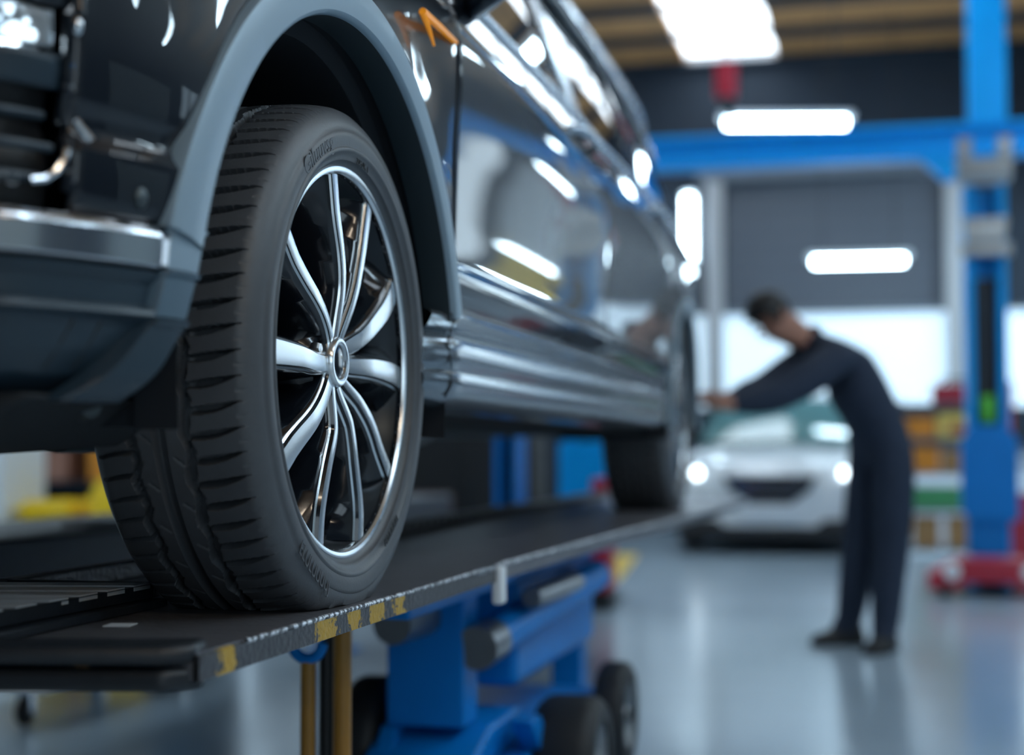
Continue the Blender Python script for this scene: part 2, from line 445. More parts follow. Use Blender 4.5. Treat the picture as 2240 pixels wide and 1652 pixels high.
for x in np.arange(-3.2, 17, 1.12):
    k += 1
    b = MB()
    segs = [(Y0, Y1)]
    for s_ in SKY:
        if s_[0] - 0.1 < x < s_[1] + 0.1:
            segs = [(a, min(c, s_[2])) for a, c in segs] + [(max(a, s_[3]), c) for a, c in segs]
            segs = [(a, c) for a, c in segs if c - a > 0.05]
    for a, c in segs: b.span((x - 0.13, a, ZC - 0.05), (x + 0.13, c, ZC))
    struct('trim_%d' % (3 + k), b, M['wall_dark'], smooth=0)

# ------------------------------------------------------------------ strip lamps
def strip_lamp(loc, length, label, rot=(0, 0, 0), hang=0.0, group=None, thick=0.05, w=0.10, warm=False):
    t = thing('strip_lamp', label, 'lamp', loc, group)
    t.rotation_euler = rot
    h = MB().box((0, 0, 0.045), (w + 0.05, length + 0.12, 0.05))
    obj('housing', h, M['white'], t, local=True, bevel=0.008)
    d = MB(); d.tube([(0, -length / 2, 0), (0, length / 2, 0)], thick, 14)
    obj('lit_tube', d, M['tube_warm' if warm else 'tube'], t, local=True)
    if hang > 0:
        for s_ in (-1, 1):
            obj('suspension_wire', MB().tube([(0, s_ * length * 0.4, 0.06), (0, s_ * length * 0.4, hang)], 0.006, 6), M['black'], t, local=True)
    return t
strip_lamp((13.07, 0.78, 3.73), 1.02, 'lit strip lamp hanging just above the blue overhead beam', (R(1.0), 0, R(8)), ZC - 3.73)
strip_lamp((15.32, 0.21, 2.79), 0.88, 'lit strip lamp hanging in front of the grey roller door', (0, 0, R(3)), ZC - 2.79)
strip_lamp((16.925, 2.10, 3.40), 0.72, 'short upright strip lamp added on back wall for a white glare by the SUV roofline', (R(90), 0, R(90)))  # added lamp, stands in for reflected glare at the SUV tail
OUT = [((15.0, -1.60, 3.9), 2.2, 90, 'long strip lamp hung high near the back wall, outside the view'),
       ((15.0, -2.00, 3.35), 2.2, 90, 'long strip lamp hung at mid height near the back wall, outside the view'),
       ((15.0, -2.25, 2.65), 2.2, 90, 'long strip lamp hung low near the back wall, outside the view')]
for loc, ln, rz_, lb in OUT: strip_lamp(loc, ln, lb, (0, 0, R(rz_)), ZC - loc[2], 'ceiling strip lamps outside the view')
OUT2 = [((1.2, -2.2), 3.4, 'strip lamp over the aisle level with the SUV front wing'), ((2.3, -3.0), 3.3, 'added strip lamp over the aisle level with the SUV front wheel'),  # the front-wheel lamp is added to brighten the tyre sidewall
        ((3.6, -2.6), 3.3, 'added strip lamp over the aisle level with the SUV front door'), ((4.9, -2.2), 3.8, 'strip lamp over the aisle level with the SUV rear door'),  # the front-door lamp is added too, for light on the wheel
        ((7.4, -2.0), 4.1, 'strip lamp over the aisle level with the bending person'), ((10.8, -2.0), 4.1, 'strip lamp over the aisle level with the blue lift column'),
        ((2.2, -5.0), 3.8, 'strip lamp near the right wall level with the SUV front wheel'), ((6.0, -5.0), 4.1, 'strip lamp near the right wall level with the SUV tail'),
        ((11.0, -5.0), 4.1, 'strip lamp near the right wall level with the blue lift column'), ((-1.0, -1.8), 3.8, 'strip lamp over the aisle ahead of the SUV nose'),
        ((-0.6, -3.8), 3.6, 'strip lamp near the right wall ahead of the SUV nose'), ((0.0, 3.6), 4.1, 'strip lamp on the far side ahead of the SUV nose'),
        ((3.5, 4.2), 4.1, 'strip lamp on the far side level with the SUV bonnet'), ((7.0, 4.0), 4.1, 'strip lamp on the far side level with the white cabinet'),
        ((11.6, 0.3), 4.75, 'added strip lamp high above the white saloon, unseen over the blue beam'),  # added, unseen; puts highlights on the white bonnet
        ((6.5, 5.1), 2.3, 'added strip lamp hung low on the far side to brighten the white cabinet'),  # added, unseen; lifts the cabinet and yellow tub
        ((5.0, 6.2), 4.1, 'strip lamp near the left wall level with the SUV'), ((9.5, 6.4), 4.1, 'strip lamp near the left wall above the storage rack')]
for (x, y), z, lb in OUT2: strip_lamp((x, y, z), 1.5, lb, (0, 0, 0), ZC - z, 'ceiling strip lamps outside the view', 0.05, 0.10, 'ahead of the SUV nose' in lb)

# ------------------------------------------------------------------ the lift runways
RZ = 0.683
near = thing('lift_runway', 'worn dark steel runway with yellow paint chips under the front tyre', 'vehicle lift ramp', (1.5, 1.0, RZ))
b = MB()      # plan outline of the deck
out1 = [(1.50, 0.712), (2.775, 0.712), (2.775, 1.27), (1.50, 1.27)]
out2 = [(2.80, 0.722), (3.9, 0.690), (5.5, 0.615), (7.0, 0.600), (7.0, 1.27), (2.80, 1.27)]
b = MB(); b.prism([(x, y + (0.004 if y < 0.75 else 0)) for x, y in out1], 'z', RZ - 0.030, RZ)
b.prism([(x, y + (0.004 if y < 0.75 else 0)) for x, y in out2], 'z', RZ - 0.034, RZ - 0.002)
obj('deck', b, M['deck'], near)
b = MB(); b.prism([(0.712, RZ - 0.031), (0.712, RZ - 0.004), (0.716, RZ - 0.002), (0.720, RZ - 0.004), (0.720, RZ - 0.031)], 'x', 1.50, 2.775)
obj('edge_plate', b, M['ramp_edge'], near)
b = MB(); b.tube([(1.62, 0.7135, RZ - 0.002), (2.70, 0.7135, RZ - 0.002)], 0.0035, 8)
b.tube([(2.82, 0.723, RZ - 0.004), (3.9, 0.691, RZ - 0.004), (5.5, 0.616, RZ - 0.004), (6.9, 0.603, RZ - 0.004)], 0.005, 8)
obj('worn_edge', b, M['wear'], near)
b = MB()
for (x, h) in ((2.66, 0.012), (2.73, 0.009)): b.box((x, 0.716, RZ - 0.004), (0.06, 0.016, h))
obj('hinge_knuckle', b, M['steel'], near, bevel=0.003)
b = MB(); b.span((2.775, 0.700, RZ - 0.075), (2.812, 0.722, RZ - 0.004))
obj('hinge_clip', b, M['white'], near, bevel=0.006)
b = MB(); b.span((1.50, 1.235, RZ), (7.0, 1.27, RZ + 0.028))
for i in range(60): b.span((2.6 + i * 0.07, 1.225, RZ + 0.002), (2.62 + i * 0.07, 1.236, RZ + 0.024))
obj('inner_kerb', b, M['ramp'], near, bevel=0.003)
b = MB(); b.prism([(1.47, 0.745), (1.50, 0.716), (1.56, 0.730), (1.535, 0.79), (1.44, 1.27), (1.36, 1.27)], 'z', RZ - 0.012, RZ + 0.010)
obj('front_stop_bar', b, M['bar'], near, bevel=0.009, seg=3)
b = MB(); b.prism([(1.475, 0.742), (1.515, 0.712), (1.54, 0.730), (1.44, 1.27), (1.365, 1.27)], 'z', RZ - 0.040, RZ - 0.016)
lo = obj('front_beam', b, M['bar'], near, bevel=0.008, seg=3)
b = MB(); b.lathe([(0.0, -0.004), (0.008, -0.004), (0.008, 0.0)], (1.478, 0.838, RZ - 0.016), 'x', 14)
obj('bolt_head', b, M['cardboard'], near)
# slatted turn plate lying on the inner half of the deck
b = MB()
bz0, bz1 = RZ + 0.001, RZ + 0.012
b.prism([(1.46, 0.965), (1.93, 0.965), (1.93, 1.235), (1.38, 1.235)], 'z', bz0, bz1)
obj('turn_plate_base', b, M['bar'], near, bevel=0.002)
b = MB(); z1, z2 = RZ + 0.013, RZ + 0.034
b.span((1.42, 0.985, z1), (1.95, 1.005, z2 - 0.002)); b.span((1.93, 0.985, z1), (1.95, 1.235, z2 - 0.002)); b.span((1.40, 1.215, z1), (1.95, 1.235, z2 - 0.002)); b.span((1.40, 1.0, z1), (1.93, 1.22, z1 + 0.004)); obj('turn_plate_frame', b, M['bar'], near, bevel=0.002)
b = MB()
for i in range(7):
    x = 1.44 + i * 0.072
    b.prism([(x, 0.986), (x + 0.046, 0.986), (x + 0.046 - 0.05, 1.232), (x - 0.05, 1.232)], 'z', z2 - 0.008, z2)
obj('turn_plate_grating', b, M['plate'], near, smooth=0)
t_ = MB(); t_.prism([(1.690, 0.932), (1.722, 0.938), (1.728, 0.905), (1.696, 0.900)], 'z', RZ + 0.0005, RZ + 0.0015)
o = obj('tape_scrap', t_, M['paper'], None, origin=(1.71, 0.92, RZ), smooth=0)
tag(o, 'small pale scrap of tape stuck on the ramp deck before the tyre', 'tape')

far = thing('lift_runway', 'far dark steel runway on the other side beneath the black SUV', 'vehicle lift ramp', (1.5, 2.4, RZ))
b = MB(); b.span((1.0, 2.05, RZ - 0.04), (7.0, 2.60, RZ - 0.001)); obj('deck', b, M['ramp'], far, bevel=0.004)
b = MB(); b.span((1.0, 2.02, RZ - 0.115), (7.0, 2.06, RZ + 0.004)); obj('side_rail', b, M['bar'], far, bevel=0.012, seg=3)
b = MB(); b.span((1.0, 2.57, RZ - 0.115), (7.0, 2.60, RZ)); obj('side_rail', b, M['bar'], far, bevel=0.004)
b = MB(); b.prism([(3.75, RZ + 0.001), (5.3, RZ + 0.001), (5.25, RZ + 0.016), (3.82, RZ + 0.016)], 'y', 2.13, 2.24); obj('wheel_guide', b, M['steel'], far, bevel=0.006)
# posts that carry the runways (hidden behind the jack and beneath the car)
for (rt, y, xs_) in ((near, 1.02, (4.95,)), (far, 2.4, (2.6, 6.4))):
    for x in xs_:
        b = MB(); b.span((x - 0.05, y - 0.05, 0.012), (x + 0.05, y + 0.05, RZ - 0.04)); b.span((x - 0.12, y - 0.10, 0), (x + 0.12, y + 0.10, 0.014))
        obj('support_post', b, M['blue'], rt, bevel=0.004)

# ------------------------------------------------------------------ the black SUV
CARLOC = (3.8, 1.65, RZ)
car = thing('car', 'glossy black SUV standing on the raised ramp, silver sills, ten-spoke front wheel', 'car', CARLOC)
CY = 1.65
ctrl = [(1.118, 1.65), (1.122, 1.40), (1.135, 1.15), (1.160, 0.985), (1.195, 0.876), (1.240, 0.804), (1.300, 0.766), (1.370, 0.736), (1.450, 0.717),
        (1.60, 0.710), (2.0, 0.708), (2.6, 0.709), (3.4, 0.707), (4.4, 0.708), (5.2, 0.709), (5.7, 0.715), (6.05, 0.728), (6.35, 0.782), (6.52, 0.91), (6.60, 1.15), (6.62, 1.40), (6.63, 1.65)]
def catmull(P, n=14):
    P = [np.array(p, float) for p in P]; out = []
    for i in range(len(P) - 1):
        p0 = P[max(i - 1, 0)]; p1 = P[i]; p2 = P[i + 1]; p3 = P[min(i + 2, len(P) - 1)]
        # centripetal-ish: scale tangents with the segment length
        l1 = np.linalg.norm(p2 - p1); m1 = (p2 - p0) / max(np.linalg.norm(p2 - p1) + np.linalg.norm(p1 - p0), 1e-9) * l1
        m2 = (p3 - p1) / max(np.linalg.norm(p3 - p2) + l1, 1e-9) * l1
        for k in range(n):
            t = k / n
            out.append((2*t**3-3*t**2+1) * p1 + (t**3-2*t**2+t) * m1 + (-2*t**3+3*t**2) * p2 + (t**3-t**2) * m2)
    out.append(P[-1]); return np.array(out)
CURVE = catmull(ctrl, 24)
seglen = np.r_[0, np.cumsum(np.hypot(*np.diff(CURVE, axis=0).T))]
tang = np.gradient(CURVE, axis=0); tang /= np.linalg.norm(tang, axis=1)[:, None]
NORM = np.c_[tang[:, 1], -tang[:, 0]]           # outward (towards -y on the near side)
def s_of_x(x): return np.interp(x, CURVE[:, 0], seglen)
def plan(s):
    p = np.array([np.interp(s, seglen, CURVE[:, 0]), np.interp(s, seglen, CURVE[:, 1])])
    n = np.array([np.interp(s, seglen, NORM[:, 0]), np.interp(s, seglen, NORM[:, 1])])
    return p, n / np.linalg.norm(n)
def body(x, z, prof):
    p, n = plan(s_of_x(x)); q = p - n * prof(z); return (q[0], q[1], z)
def lin(tab):
    zs = [t[0] for t in tab]; v = [t[1] for t in tab]
    return lambda z: float(np.interp(z, zs, v))
def smoothtab(tab):
    c = catmull(tab, 10); zs, v = c[:, 0], c[:, 1]
    return lambda z: float(np.interp(z, zs, v))
SIDE = smoothtab([(1.125, 0.030), (1.150, 0.016), (1.185, 0.002), (1.203, 0.000), (1.222, 0.006), (1.30, 0.004), (1.42, 0.000), (1.52, -0.006), (1.60, -0.006), (1.640, -0.001), (1.660, 0.008), (1.69, 0.023), (1.73, 0.046), (1.775, 0.072)])
NOSE = smoothtab([(1.128, 0.006), (1.150, 0.000), (1.180, -0.004), (1.196, -0.003), (1.206, 0.009), (1.225, 0.011), (1.240, 0.004), (1.30, -0.002), (1.40, 0.004), (1.50, 0.010), (1.60, 0.012), (1.650, 0.020), (1.70, 0.06), (1.74, 0.12)])
def fender_prof(x):
    w = min(1, max(0, (x - 2.25) / 0.22)); w = w * w * (3 - 2 * w)
    return lambda z: (1 - w) * NOSE(z) + w * SIDE(z)
ARC = (1.962, 0.992); ARI = 0.494; ART = 0.524
RARC = (5.62, 1.00); RARI = 0.425; RART = 0.455
WX, WY, WZ = 2.041, 0.745, 1.026

def bulge(x, z):
    """the flared lip round the front arch: the skin swells outward close to the arch"""
    r = math.hypot(x - ARC[0], z - ARC[1]); r2 = math.hypot(x - RARC[0], z - RARC[1])
    return 0.005 * math.exp(-((r - 0.55) / 0.07) ** 2) + 0.005 * math.exp(-((r2 - 0.48) / 0.06) ** 2)
def panel(name, xa, xb, za, zb, profx, m, parent, nx=None, nz=None, hole=None, solid=0.003, side=1, flare=True, smooth=35):
    sa, sb = s_of_x(xa), s_of_x(xb)
    nx = nx or max(2, int((sb - sa) / 0.014)); nz = nz or max(2, int((zb - za) / 0.010))
    S_ = np.linspace(sa, sb, nx + 1); Z_ = np.linspace(za, zb, nz + 1)
    P = []
    for s_ in S_:
        p, n_ = plan(s_); pr = profx(p[0]); row = []
        for z in Z_:
            q = p - n_ * (pr(z) - (bulge(p[0], z) if flare else 0))
            row.append((q[0], q[1] if side == 1 else 2 * CY - q[1], z))
        P.append(row)
    mask = None
    if hole:
        mask = lambda i, j: not hole((P[i][j][0] + P[i + 1][j + 1][0]) / 2, (P[i][j][2] + P[i + 1][j + 1][2]) / 2)
    b = MB(); b.grid(P, 0, mask)
    o = obj(name, b, m, parent, smooth=smooth)
    if solid:
        md = o.modifiers.new('thickness', 'SOLIDIFY'); md.thickness = solid; md.offset = 0
    return o
front_hole = lambda x, z: math.hypot(x - ARC[0], z - ARC[1]) < ARI + 0.012 or (z < 0.993 and abs(x - ARC[0]) < ART)
rear_hole = lambda x, z: math.hypot(x - RARC[0], z - RARC[1]) < RARI + 0.012 or (z < 1.0 and abs(x - RARC[0]) < RART)
SIDEX = lambda x: SIDE
panel('front_fender', 1.306, 2.472, 1.132, 1.665, fender_prof, M['paint'], car, hole=front_hole)
panel('front_door', 2.484, 3.948, 1.140, 1.775, SIDEX, M['paint'], car, flare=False)
panel('rear_door', 3.956, 5.10, 1.140, 1.775, SIDEX, M['paint'], car, hole=lambda x, z: math.hypot(x - RARC[0], z - RARC[1]) < RART + 0.05)
panel('rear_quarter_panel', 5.0, 6.63, 1.00, 1.775, SIDEX, M['paint'], car, hole=lambda x, z: rear_hole(x, z) or (x < 5.104 and math.hypot(x - RARC[0], z - RARC[1]) > RART + 0.042) or x < 5.0)
panel('far_side_panel', 1.12, 6.63, 0.98, 1.775, SIDEX, M['paint'], car, nx=90, nz=20, side=-1, hole=lambda x, z: front_hole(x, z) or rear_hole(x, z), flare=False)
# nose
panel('front_grille_surround', 1.1181, 1.302, 1.328, 1.665, lambda x: NOSE, M['paint'], car)
# upper wing and bonnet
P = []
for s_ in np.linspace(s_of_x(1.12), s_of_x(2.62), 60):
    p, n_ = plan(s_); a = np.array([*(p - n_ * (fender_prof(p[0])(1.665))), 1.665]); row = []
    for k in range(13):
        t = k / 12
        y = a[1] + (CY - a[1]) * t
        row.append((a[0] + (0.03 * math.sin(t * PI / 2) if p[0] < 1.3 else 0), y, 1.665 + 0.125 * math.sin(min(1, t * 1.6) * PI / 2) * min(1, (p[0] - 1.0) / 0.9)))
    P.append(row)
Pm = [[(x, 2 * CY - y, z) for x, y, z in r_] for r_ in P]
b = MB(); b.grid(P); b.grid(Pm); obj('bonnet', b, M['paint'], car)
# shut-line lips that catch the light
for xx, rl in ((2.468, 0.0085), (2.486, 0.0030)):
    pr = SIDE
    b = MB(); b.tube([(xx, body(xx, z, pr)[1] - (bulge(xx, z) if xx < 2.48 else 0) + rl * 0.3, z) for z in np.linspace(1.14, 1.70, 60)], rl, 12); obj('panel_lip', b, M['paint'], car)
# lower bumper cladding: crease line and rolled-under lip
LOW = lin([(0.945, 0.14), (0.950, 0.085), (0.958, 0.055), (0.975, 0.030), (1.000, 0.014), (1.024, 0.005), (1.030, 0.001), (1.036, -0.008), (1.041, -0.006), (1.046, 0.004), (1.068, 0.004), (1.074, 0.000), (1.080, -0.004), (1.083, 0.000), (1.084, 0.03)])
panel('lower_bumper', 1.1181, 1.432, 0.945, 1.084, lambda x: LOW, M['cladding'], car, nz=70, smooth=30, flare=False)
STRIP = lin([(1.0855, 0.02), (1.0858, -0.004), (1.0885, -0.009), (1.1165, -0.0115), (1.121, -0.010), (1.1275, -0.004), (1.130, 0.02)])
panel('bumper_chrome_strip', 1.1181, 1.418, 1.0855, 1.130, lambda x: STRIP, M['strip'], car, nz=50, smooth=30, flare=False)
# ribs moulded in the lower bumper
b = MB()
for x in (1.315, 1.345):
    b.tube([(*body(x - 0.004 * k, 1.028 - 0.012 * k, LOW)[:2], 1.028 - 0.012 * k) for k in range(5)], 0.0022, 6)
obj('bumper_rib', b, M['black'], car)
# wheel-arch trim
def arch_band(cx, cz, ri, widthf, a0, a1, n=110, yoff=0.0, prof=SIDE):
    P = []
    for i in range(n + 1):
        a = R(a0 + (a1 - a0) * i / n); w = widthf(math.degrees(a)); row = []
        for (t, dy) in ((1.0, 0.012), (1.0, -0.006), (0.97, -0.0105), (0.90, -0.0125), (0.5, -0.013), (0.12, -0.0115), (0.04, -0.008), (0.0, -0.002), (0.0, 0.045)):
            rr = ri + w * t; x = cx + rr * math.cos(a); z = cz + rr * math.sin(a)
            pl, nn = plan(s_of_x(min(max(x, 1.19), 6.5)))
            y = pl[1] - bulge(x, z) + dy + 0.001
            row.append((x, y, z))
        P.append(row)
    return P
wf = lambda a: 0.034 + 0.038 * min(1, max(0, (a - 20) / 140))
def arch_obj(P):
    b = MB(); b.grid([r_[:-1] for r_ in P]); b.grid([r_[-2:] for r_ in P], 1)
    return obj('wheel_arch_trim', b, [M['arch'], M['arch_in']], car, smooth=30)
arch_obj(arch_band(*ARC, ARI, wf, 15, 165.8))
def end_block(zt, zb, xi_t, xi_b, wt, wb_, lip=0.0):
    b = MB(); P = []
    for i in range(17):
        f = i / 16; z = zt + (zb - zt) * f; xi = xi_t + (xi_b - xi_t) * f; w = wt + (wb_ - wt) * f
        e = 0.004 if (i < 2 and lip) else 0.0
        row = []
        for (t, dy) in ((1.0, 0.02), (1.0, -0.004), (0.94, -0.0095), (0.5, -0.011), (0.10, -0.0095), (0.02, -0.006), (0.0, 0.0), (0.0, 0.06)):
            x = xi - w * t; pl, nn = plan(s_of_x(x)); dz = max(0, 1.0 - (z - 0.93) / 0.06); dy2 = 0.045 * dz * dz if z < 0.99 else 0
            row.append((x, pl[1] + dy - e + dy2, z))
        P.append(row)
    b.grid(P); n = len(P[0])
    b.add(P[0], [tuple(range(n))]); b.add(P[-1], [tuple(range(n))[::-1]])
    return b
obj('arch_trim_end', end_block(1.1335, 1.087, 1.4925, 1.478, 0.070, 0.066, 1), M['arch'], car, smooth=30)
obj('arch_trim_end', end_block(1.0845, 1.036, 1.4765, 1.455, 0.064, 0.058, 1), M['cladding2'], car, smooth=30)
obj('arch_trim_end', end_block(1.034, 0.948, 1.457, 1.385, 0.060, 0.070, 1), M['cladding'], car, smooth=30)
arch_obj(arch_band(*RARC, RARI, lambda a: 0.036, -2, 182))
# wheel housings
for (cx, cz, r_, ya, yb) in ((*ARC, 0.503, 0.722, 1.12), (*RARC, 0.44, 0.715, 1.10), (*ARC, 0.503, 2.2, 2.58), (*RARC, 0.44, 2.2, 2.58)):
    b = MB(); b.lathe([(r_, ya), (r_, ya + 0.05), (r_ - 0.025, ya + 0.06), (r_ - 0.025, yb)] if ya < 1 else [(r_, ya), (r_, yb)], (cx, 0, cz), 'y', 48, 0, R(-8), R(188))
    ww = yb if ya < 1 else ya
    b.add([(cx + r_ * math.cos(R(-8 + 196 * k / 48)), ww, cz + r_ * math.sin(R(-8 + 196 * k / 48))) for k in range(49)], [tuple(range(49))])
    obj('wheel_arch_liner', b, M['liner'], car)
# sill
SP = [(0.735, 1.140), (0.706, 1.136), (0.6985, 1.131), (0.6965, 1.126), (0.699, 1.108), (0.703, 1.1045), (0.713, 1.101), (0.714, 1.096), (0.704, 1.090), (0.6985, 1.080), (0.698, 1.062), (0.700, 1.046), (0.705, 1.038),
      (0.7055, 1.034), (0.698, 1.028), (0.6955, 1.020), (0.697, 1.008), (0.703, 0.996), (0.722, 0.980), (0.752, 0.972), (0.84, 0.966)]
P = []
for i in range(41):
    f = i / 40; row = []
    for (y, z) in SP:
        x0 = np.interp(z, [0.966, 1.0, 1.055, 1.10, 1.136], [2.365, 2.355, 2.345, 2.375, 2.41]); x1 = 5.10 + (z - 1.0) * 0.25
        x = x0 + (x1 - x0) * f
        # the front end rolls inwards
        e = 0.03 * max(0, 1 - (x - x0) / 0.035) ** 2 + 0.05 * max(0, 1 - (x1 - x) / 0.12) ** 2
        row.append((x, y + e, z))
    P.append(row)
# denser at the front end
b = MB(); b.grid(P); obj('sill', b, M['sill'], car, smooth=28)
b = MB(); b.tube([(2.415, 0.697, 1.1295), (2.425, 0.6955, 1.115), (2.420, 0.699, 1.103), (2.415, 0.7035, 1.08), (2.415, 0.698, 1.05), (2.417, 0.697, 1.01), (2.42, 0.71, 0.988)], 0.0015, 6); obj('sill_seam', b, M['black'], car)
# underbody
b = MB()
b.span((2.40, 0.80, 0.962), (5.2, 2.5, 1.12)); b.span((1.22, 1.02, 0.945), (1.60, 2.28, 1.3)); b.span((1.5, 1.12, 1.0), (2.5, 2.18, 1.3)); b.span((5.1, 1.12, 1.0), (6.5, 2.18, 1.3))
obj('underbody', b, M['under'], car, bevel=0.03, seg=3)
b = MB(); b.prism([(0.78, 0.955), (0.86, 0.905), (1.05, 0.893), (1.65, 0.890), (2.25, 0.893), (2.44, 0.905), (2.52, 0.955)], 'x', 1.27, 1.60)
obj('engine_undertray', b, M['under'], car, bevel=0.012, seg=3)
b = MB(); b.tube([(1.42, 0.80, 0.945), (1.55, 0.98, 0.915)], 0.012, 8); b.tube([(1.36, 0.84, 0.945), (1.40, 1.0, 0.905)], 0.010, 8); b.tube([(1.5, 0.84, 0.94), (1.42, 0.95, 0.91)], 0.010, 8)
obj('tray_strut', b, M['under_metal'], car)
b = MB(); b.tube([(2.2, 1.3, 0.93), (3.4, 1.35, 0.93), (4.6, 1.5, 0.93), (5.2, 1.6, 0.97)], 0.035, 12); b.tube([(2.75, 1.15, 0.925), (3.15, 1.15, 0.925)], [0.07, 0.07], 14)
obj('exhaust_pipe', b, M['under_metal'], car)
b = MB(); b.tube([(5.6, 0.95, 1.0), (5.6, 2.35, 1.0)], 0.05, 12); obj('axle', b, M['under_metal'], car)
b = MB(); b.tube([(WX, 0.95, 1.0), (WX, 2.35, 1.0)], 0.035, 12); b.tube([(WX + 0.05, 0.98, 0.93), (2.6, 1.35, 0.97)], 0.025, 10)
obj('axle', b, M['under_metal'], car)
# inner shell behind the panels so that the gaps read dark
b = MB(); b.span((2.46, 0.735, 1.13), (5.05, 2.56, 1.60)); obj('cabin_tub', b, M['under'], car)

# greenhouse
ZB, ZR = 1.775, 2.29
def gh(x, z):
    """near-side glass line"""
    t = (z - ZB) / (ZR - ZB); base = plan(s_of_x(min(x, 6.3)))[0][1] + 0.074
    return base + 0.17 * t + 0.03 * t * t
def ghp(x, z, off=0.0): return (x, gh(x, z) + off, z)
def quadstrip(pa, pb, n, off, name, m, parent, solid=0.0, side=1):
    """surface between two (x,z) polylines on the glass line"""
    P = []
    for i in range(n + 1):
        t = i / n
        A = np.array([np.interp(t, np.linspace(0, 1, len(pa)), [p[k] for p in pa]) for k in (0, 1)])
        B = np.array([np.interp(t, np.linspace(0, 1, len(pb)), [p[k] for p in pb]) for k in (0, 1)])
        row = []
        for j in range(9):
            q = A + (B - A) * j / 8; p = ghp(q[0], q[1], off); row.append(p if side == 1 else (p[0], 2 * CY - p[1], p[2]))
        P.append(row)
    b = MB(); b.grid(P); return obj(name, b, m, parent, solid=solid)
for side in (1, -1):
    quadstrip([(2.86, 1.775), (3.45, 2.235), (3.83, 2.27)], [(2.86, 1.775), (3.50, 1.775), (3.90, 1.775)], 24, 0.012, 'front_side_window', M['tglass'], car, 0.004, side)
    quadstrip([(4.02, 2.27), (4.7, 2.275), (5.10, 2.26)], [(4.02, 1.775), (4.7, 1.775), (5.14, 1.775)], 24, 0.012, 'rear_side_window', M['tglass'], car, 0.004, side)
    quadstrip([(5.22, 2.255), (5.7, 2.23), (6.1, 2.18)], [(5.26, 1.775), (5.7, 1.80), (6.15, 1.90)], 20, 0.012, 'quarter_window', M['tglass'], car, 0.004, side)
    quadstrip([(3.83, 2.285), (4.02, 2.285)], [(3.90, 1.772), (4.02, 1.772)], 6, -0.001, 'centre_pillar', M['belt'], car, 0.01, side)
    quadstrip([(5.10, 2.28), (5.22, 2.275)], [(5.14, 1.772), (5.26, 1.772)], 6, -0.001, 'rear_pillar', M['paint'], car, 0.01, side)
    quadstrip([(6.1, 2.28), (6.50, 2.20)], [(6.15, 1.772), (6.60, 1.76)], 8, -0.004, 'tail_pillar', M['paint'], car, 0.01, side)
    sg = lambda p: p if side == 1 else (p[0], 2 * CY - p[1], p[2])
    b = MB(); b.tube([sg(ghp(x, z, -0.004)) for x, z in ((2.62, 1.72), (2.80, 1.775), (3.05, 1.975), (3.43, 2.255), (3.85, 2.30), (4.7, 2.31), (5.4, 2.295), (6.1, 2.25), (6.52, 2.17))], [0.02, 0.03, 0.034, 0.034, 0.03, 0.03, 0.03, 0.03, 0.03], 12)
    obj('roof_side_rail', b, M['paint'], car)
    b = MB(); b.tube([sg((x, gh(x, 1.775) - 0.003, 1.779)) for x in np.linspace(2.80, 6.2, 30)], 0.011, 10); obj('window_belt_strip', b, M['belt'], car)
    b = MB(); b.tube([sg((x, 0.985 + 0.02 * (abs(x - 4.9) / 1.6) ** 2, 2.345 + (-0.045 if abs(x - 4.9) > 1.5 else 0))) for x in np.linspace(3.35, 6.45, 24)], 0.016, 10); obj('roof_rack_rail', b, M['belt'], car)
P = []
for x in np.linspace(3.40, 6.55, 26):
    zc = 2.30 + 0.07 * math.sin((x - 3.2) / 3.5 * PI); row = []
    for j in range(15):
        t = j / 14; y = gh(x, ZR) * (1 - t) + (2 * CY - gh(x, ZR)) * t; row.append((x, y, 2.295 - (0.08 * max(0, (x - 5.9)) ) + (zc - 2.295 + 0.03) * math.sin(t * PI) ** 0.6))
    P.append(row)
b = MB(); b.grid(P); obj('roof', b, M['paint'], car, solid=0.01)
b = MB(); P = []
for i in range(9):
    t = i / 8; x = 2.60 + 0.85 * t; z = 1.76 + 0.55 * t; row = []
    for j in range(13):
        u = j / 12; ya = gh(max(x, 2.8), max(z, ZB)); row.append((x - 0.10 * math.sin(u * PI), ya + (2 * CY - 2 * ya) * u, z))
    P.append(row)
b.grid(P); obj('windscreen', b, M['tglass'], car, solid=0.005)
b = MB(); P = [[(6.52 + 0.12 * t, 0.99 + (2 * CY - 1.98) * u, 2.18 - 0.42 * t) for u in np.linspace(0, 1, 9)] for t in np.linspace(0, 1, 6)]
b.grid(P); obj('rear_window', b, M['tglass'], car, solid=0.005)
b = MB()
for (x, y) in ((3.5, 1.2), (3.5, 2.1), (4.7, 1.2), (4.7, 2.1)):
    b = MB(); b.box((x, y, 1.62), (0.5, 0.5, 0.16)); b.box((x + 0.28, y, 1.92), (0.14, 0.48, 0.55), Matrix.Rotation(R(12), 3, 'Y')); b.box((x + 0.36, y, 2.22), (0.1, 0.26, 0.16))
    obj('seat', b, M['seat'], car, bevel=0.04, seg=3)
# door handles
for (x, zz) in ((3.62, 1.665), (4.86, 1.668)):
    P = [(x - 0.13, -0.002), (x - 0.11, 0.022), (x - 0.04, 0.034), (x + 0.06, 0.034), (x + 0.11, 0.024), (x + 0.13, 0.0)]
    b = MB(); b.tube([(px_, body(px_, zz, SIDE)[1] - d_, zz) for px_, d_ in P], [0.012, 0.013, 0.013, 0.013, 0.013, 0.012], 10)
    h = obj('door_handle', b, M['belt'], car)
    b = MB(); b.sphere((x - 0.02, body(x, zz - 0.01, SIDE)[1] - 0.002, zz - 0.012), 0.03, 14, 8, 0, (2.0, 0.25, 0.9)); obj('handle_recess', b, M['black'], h)
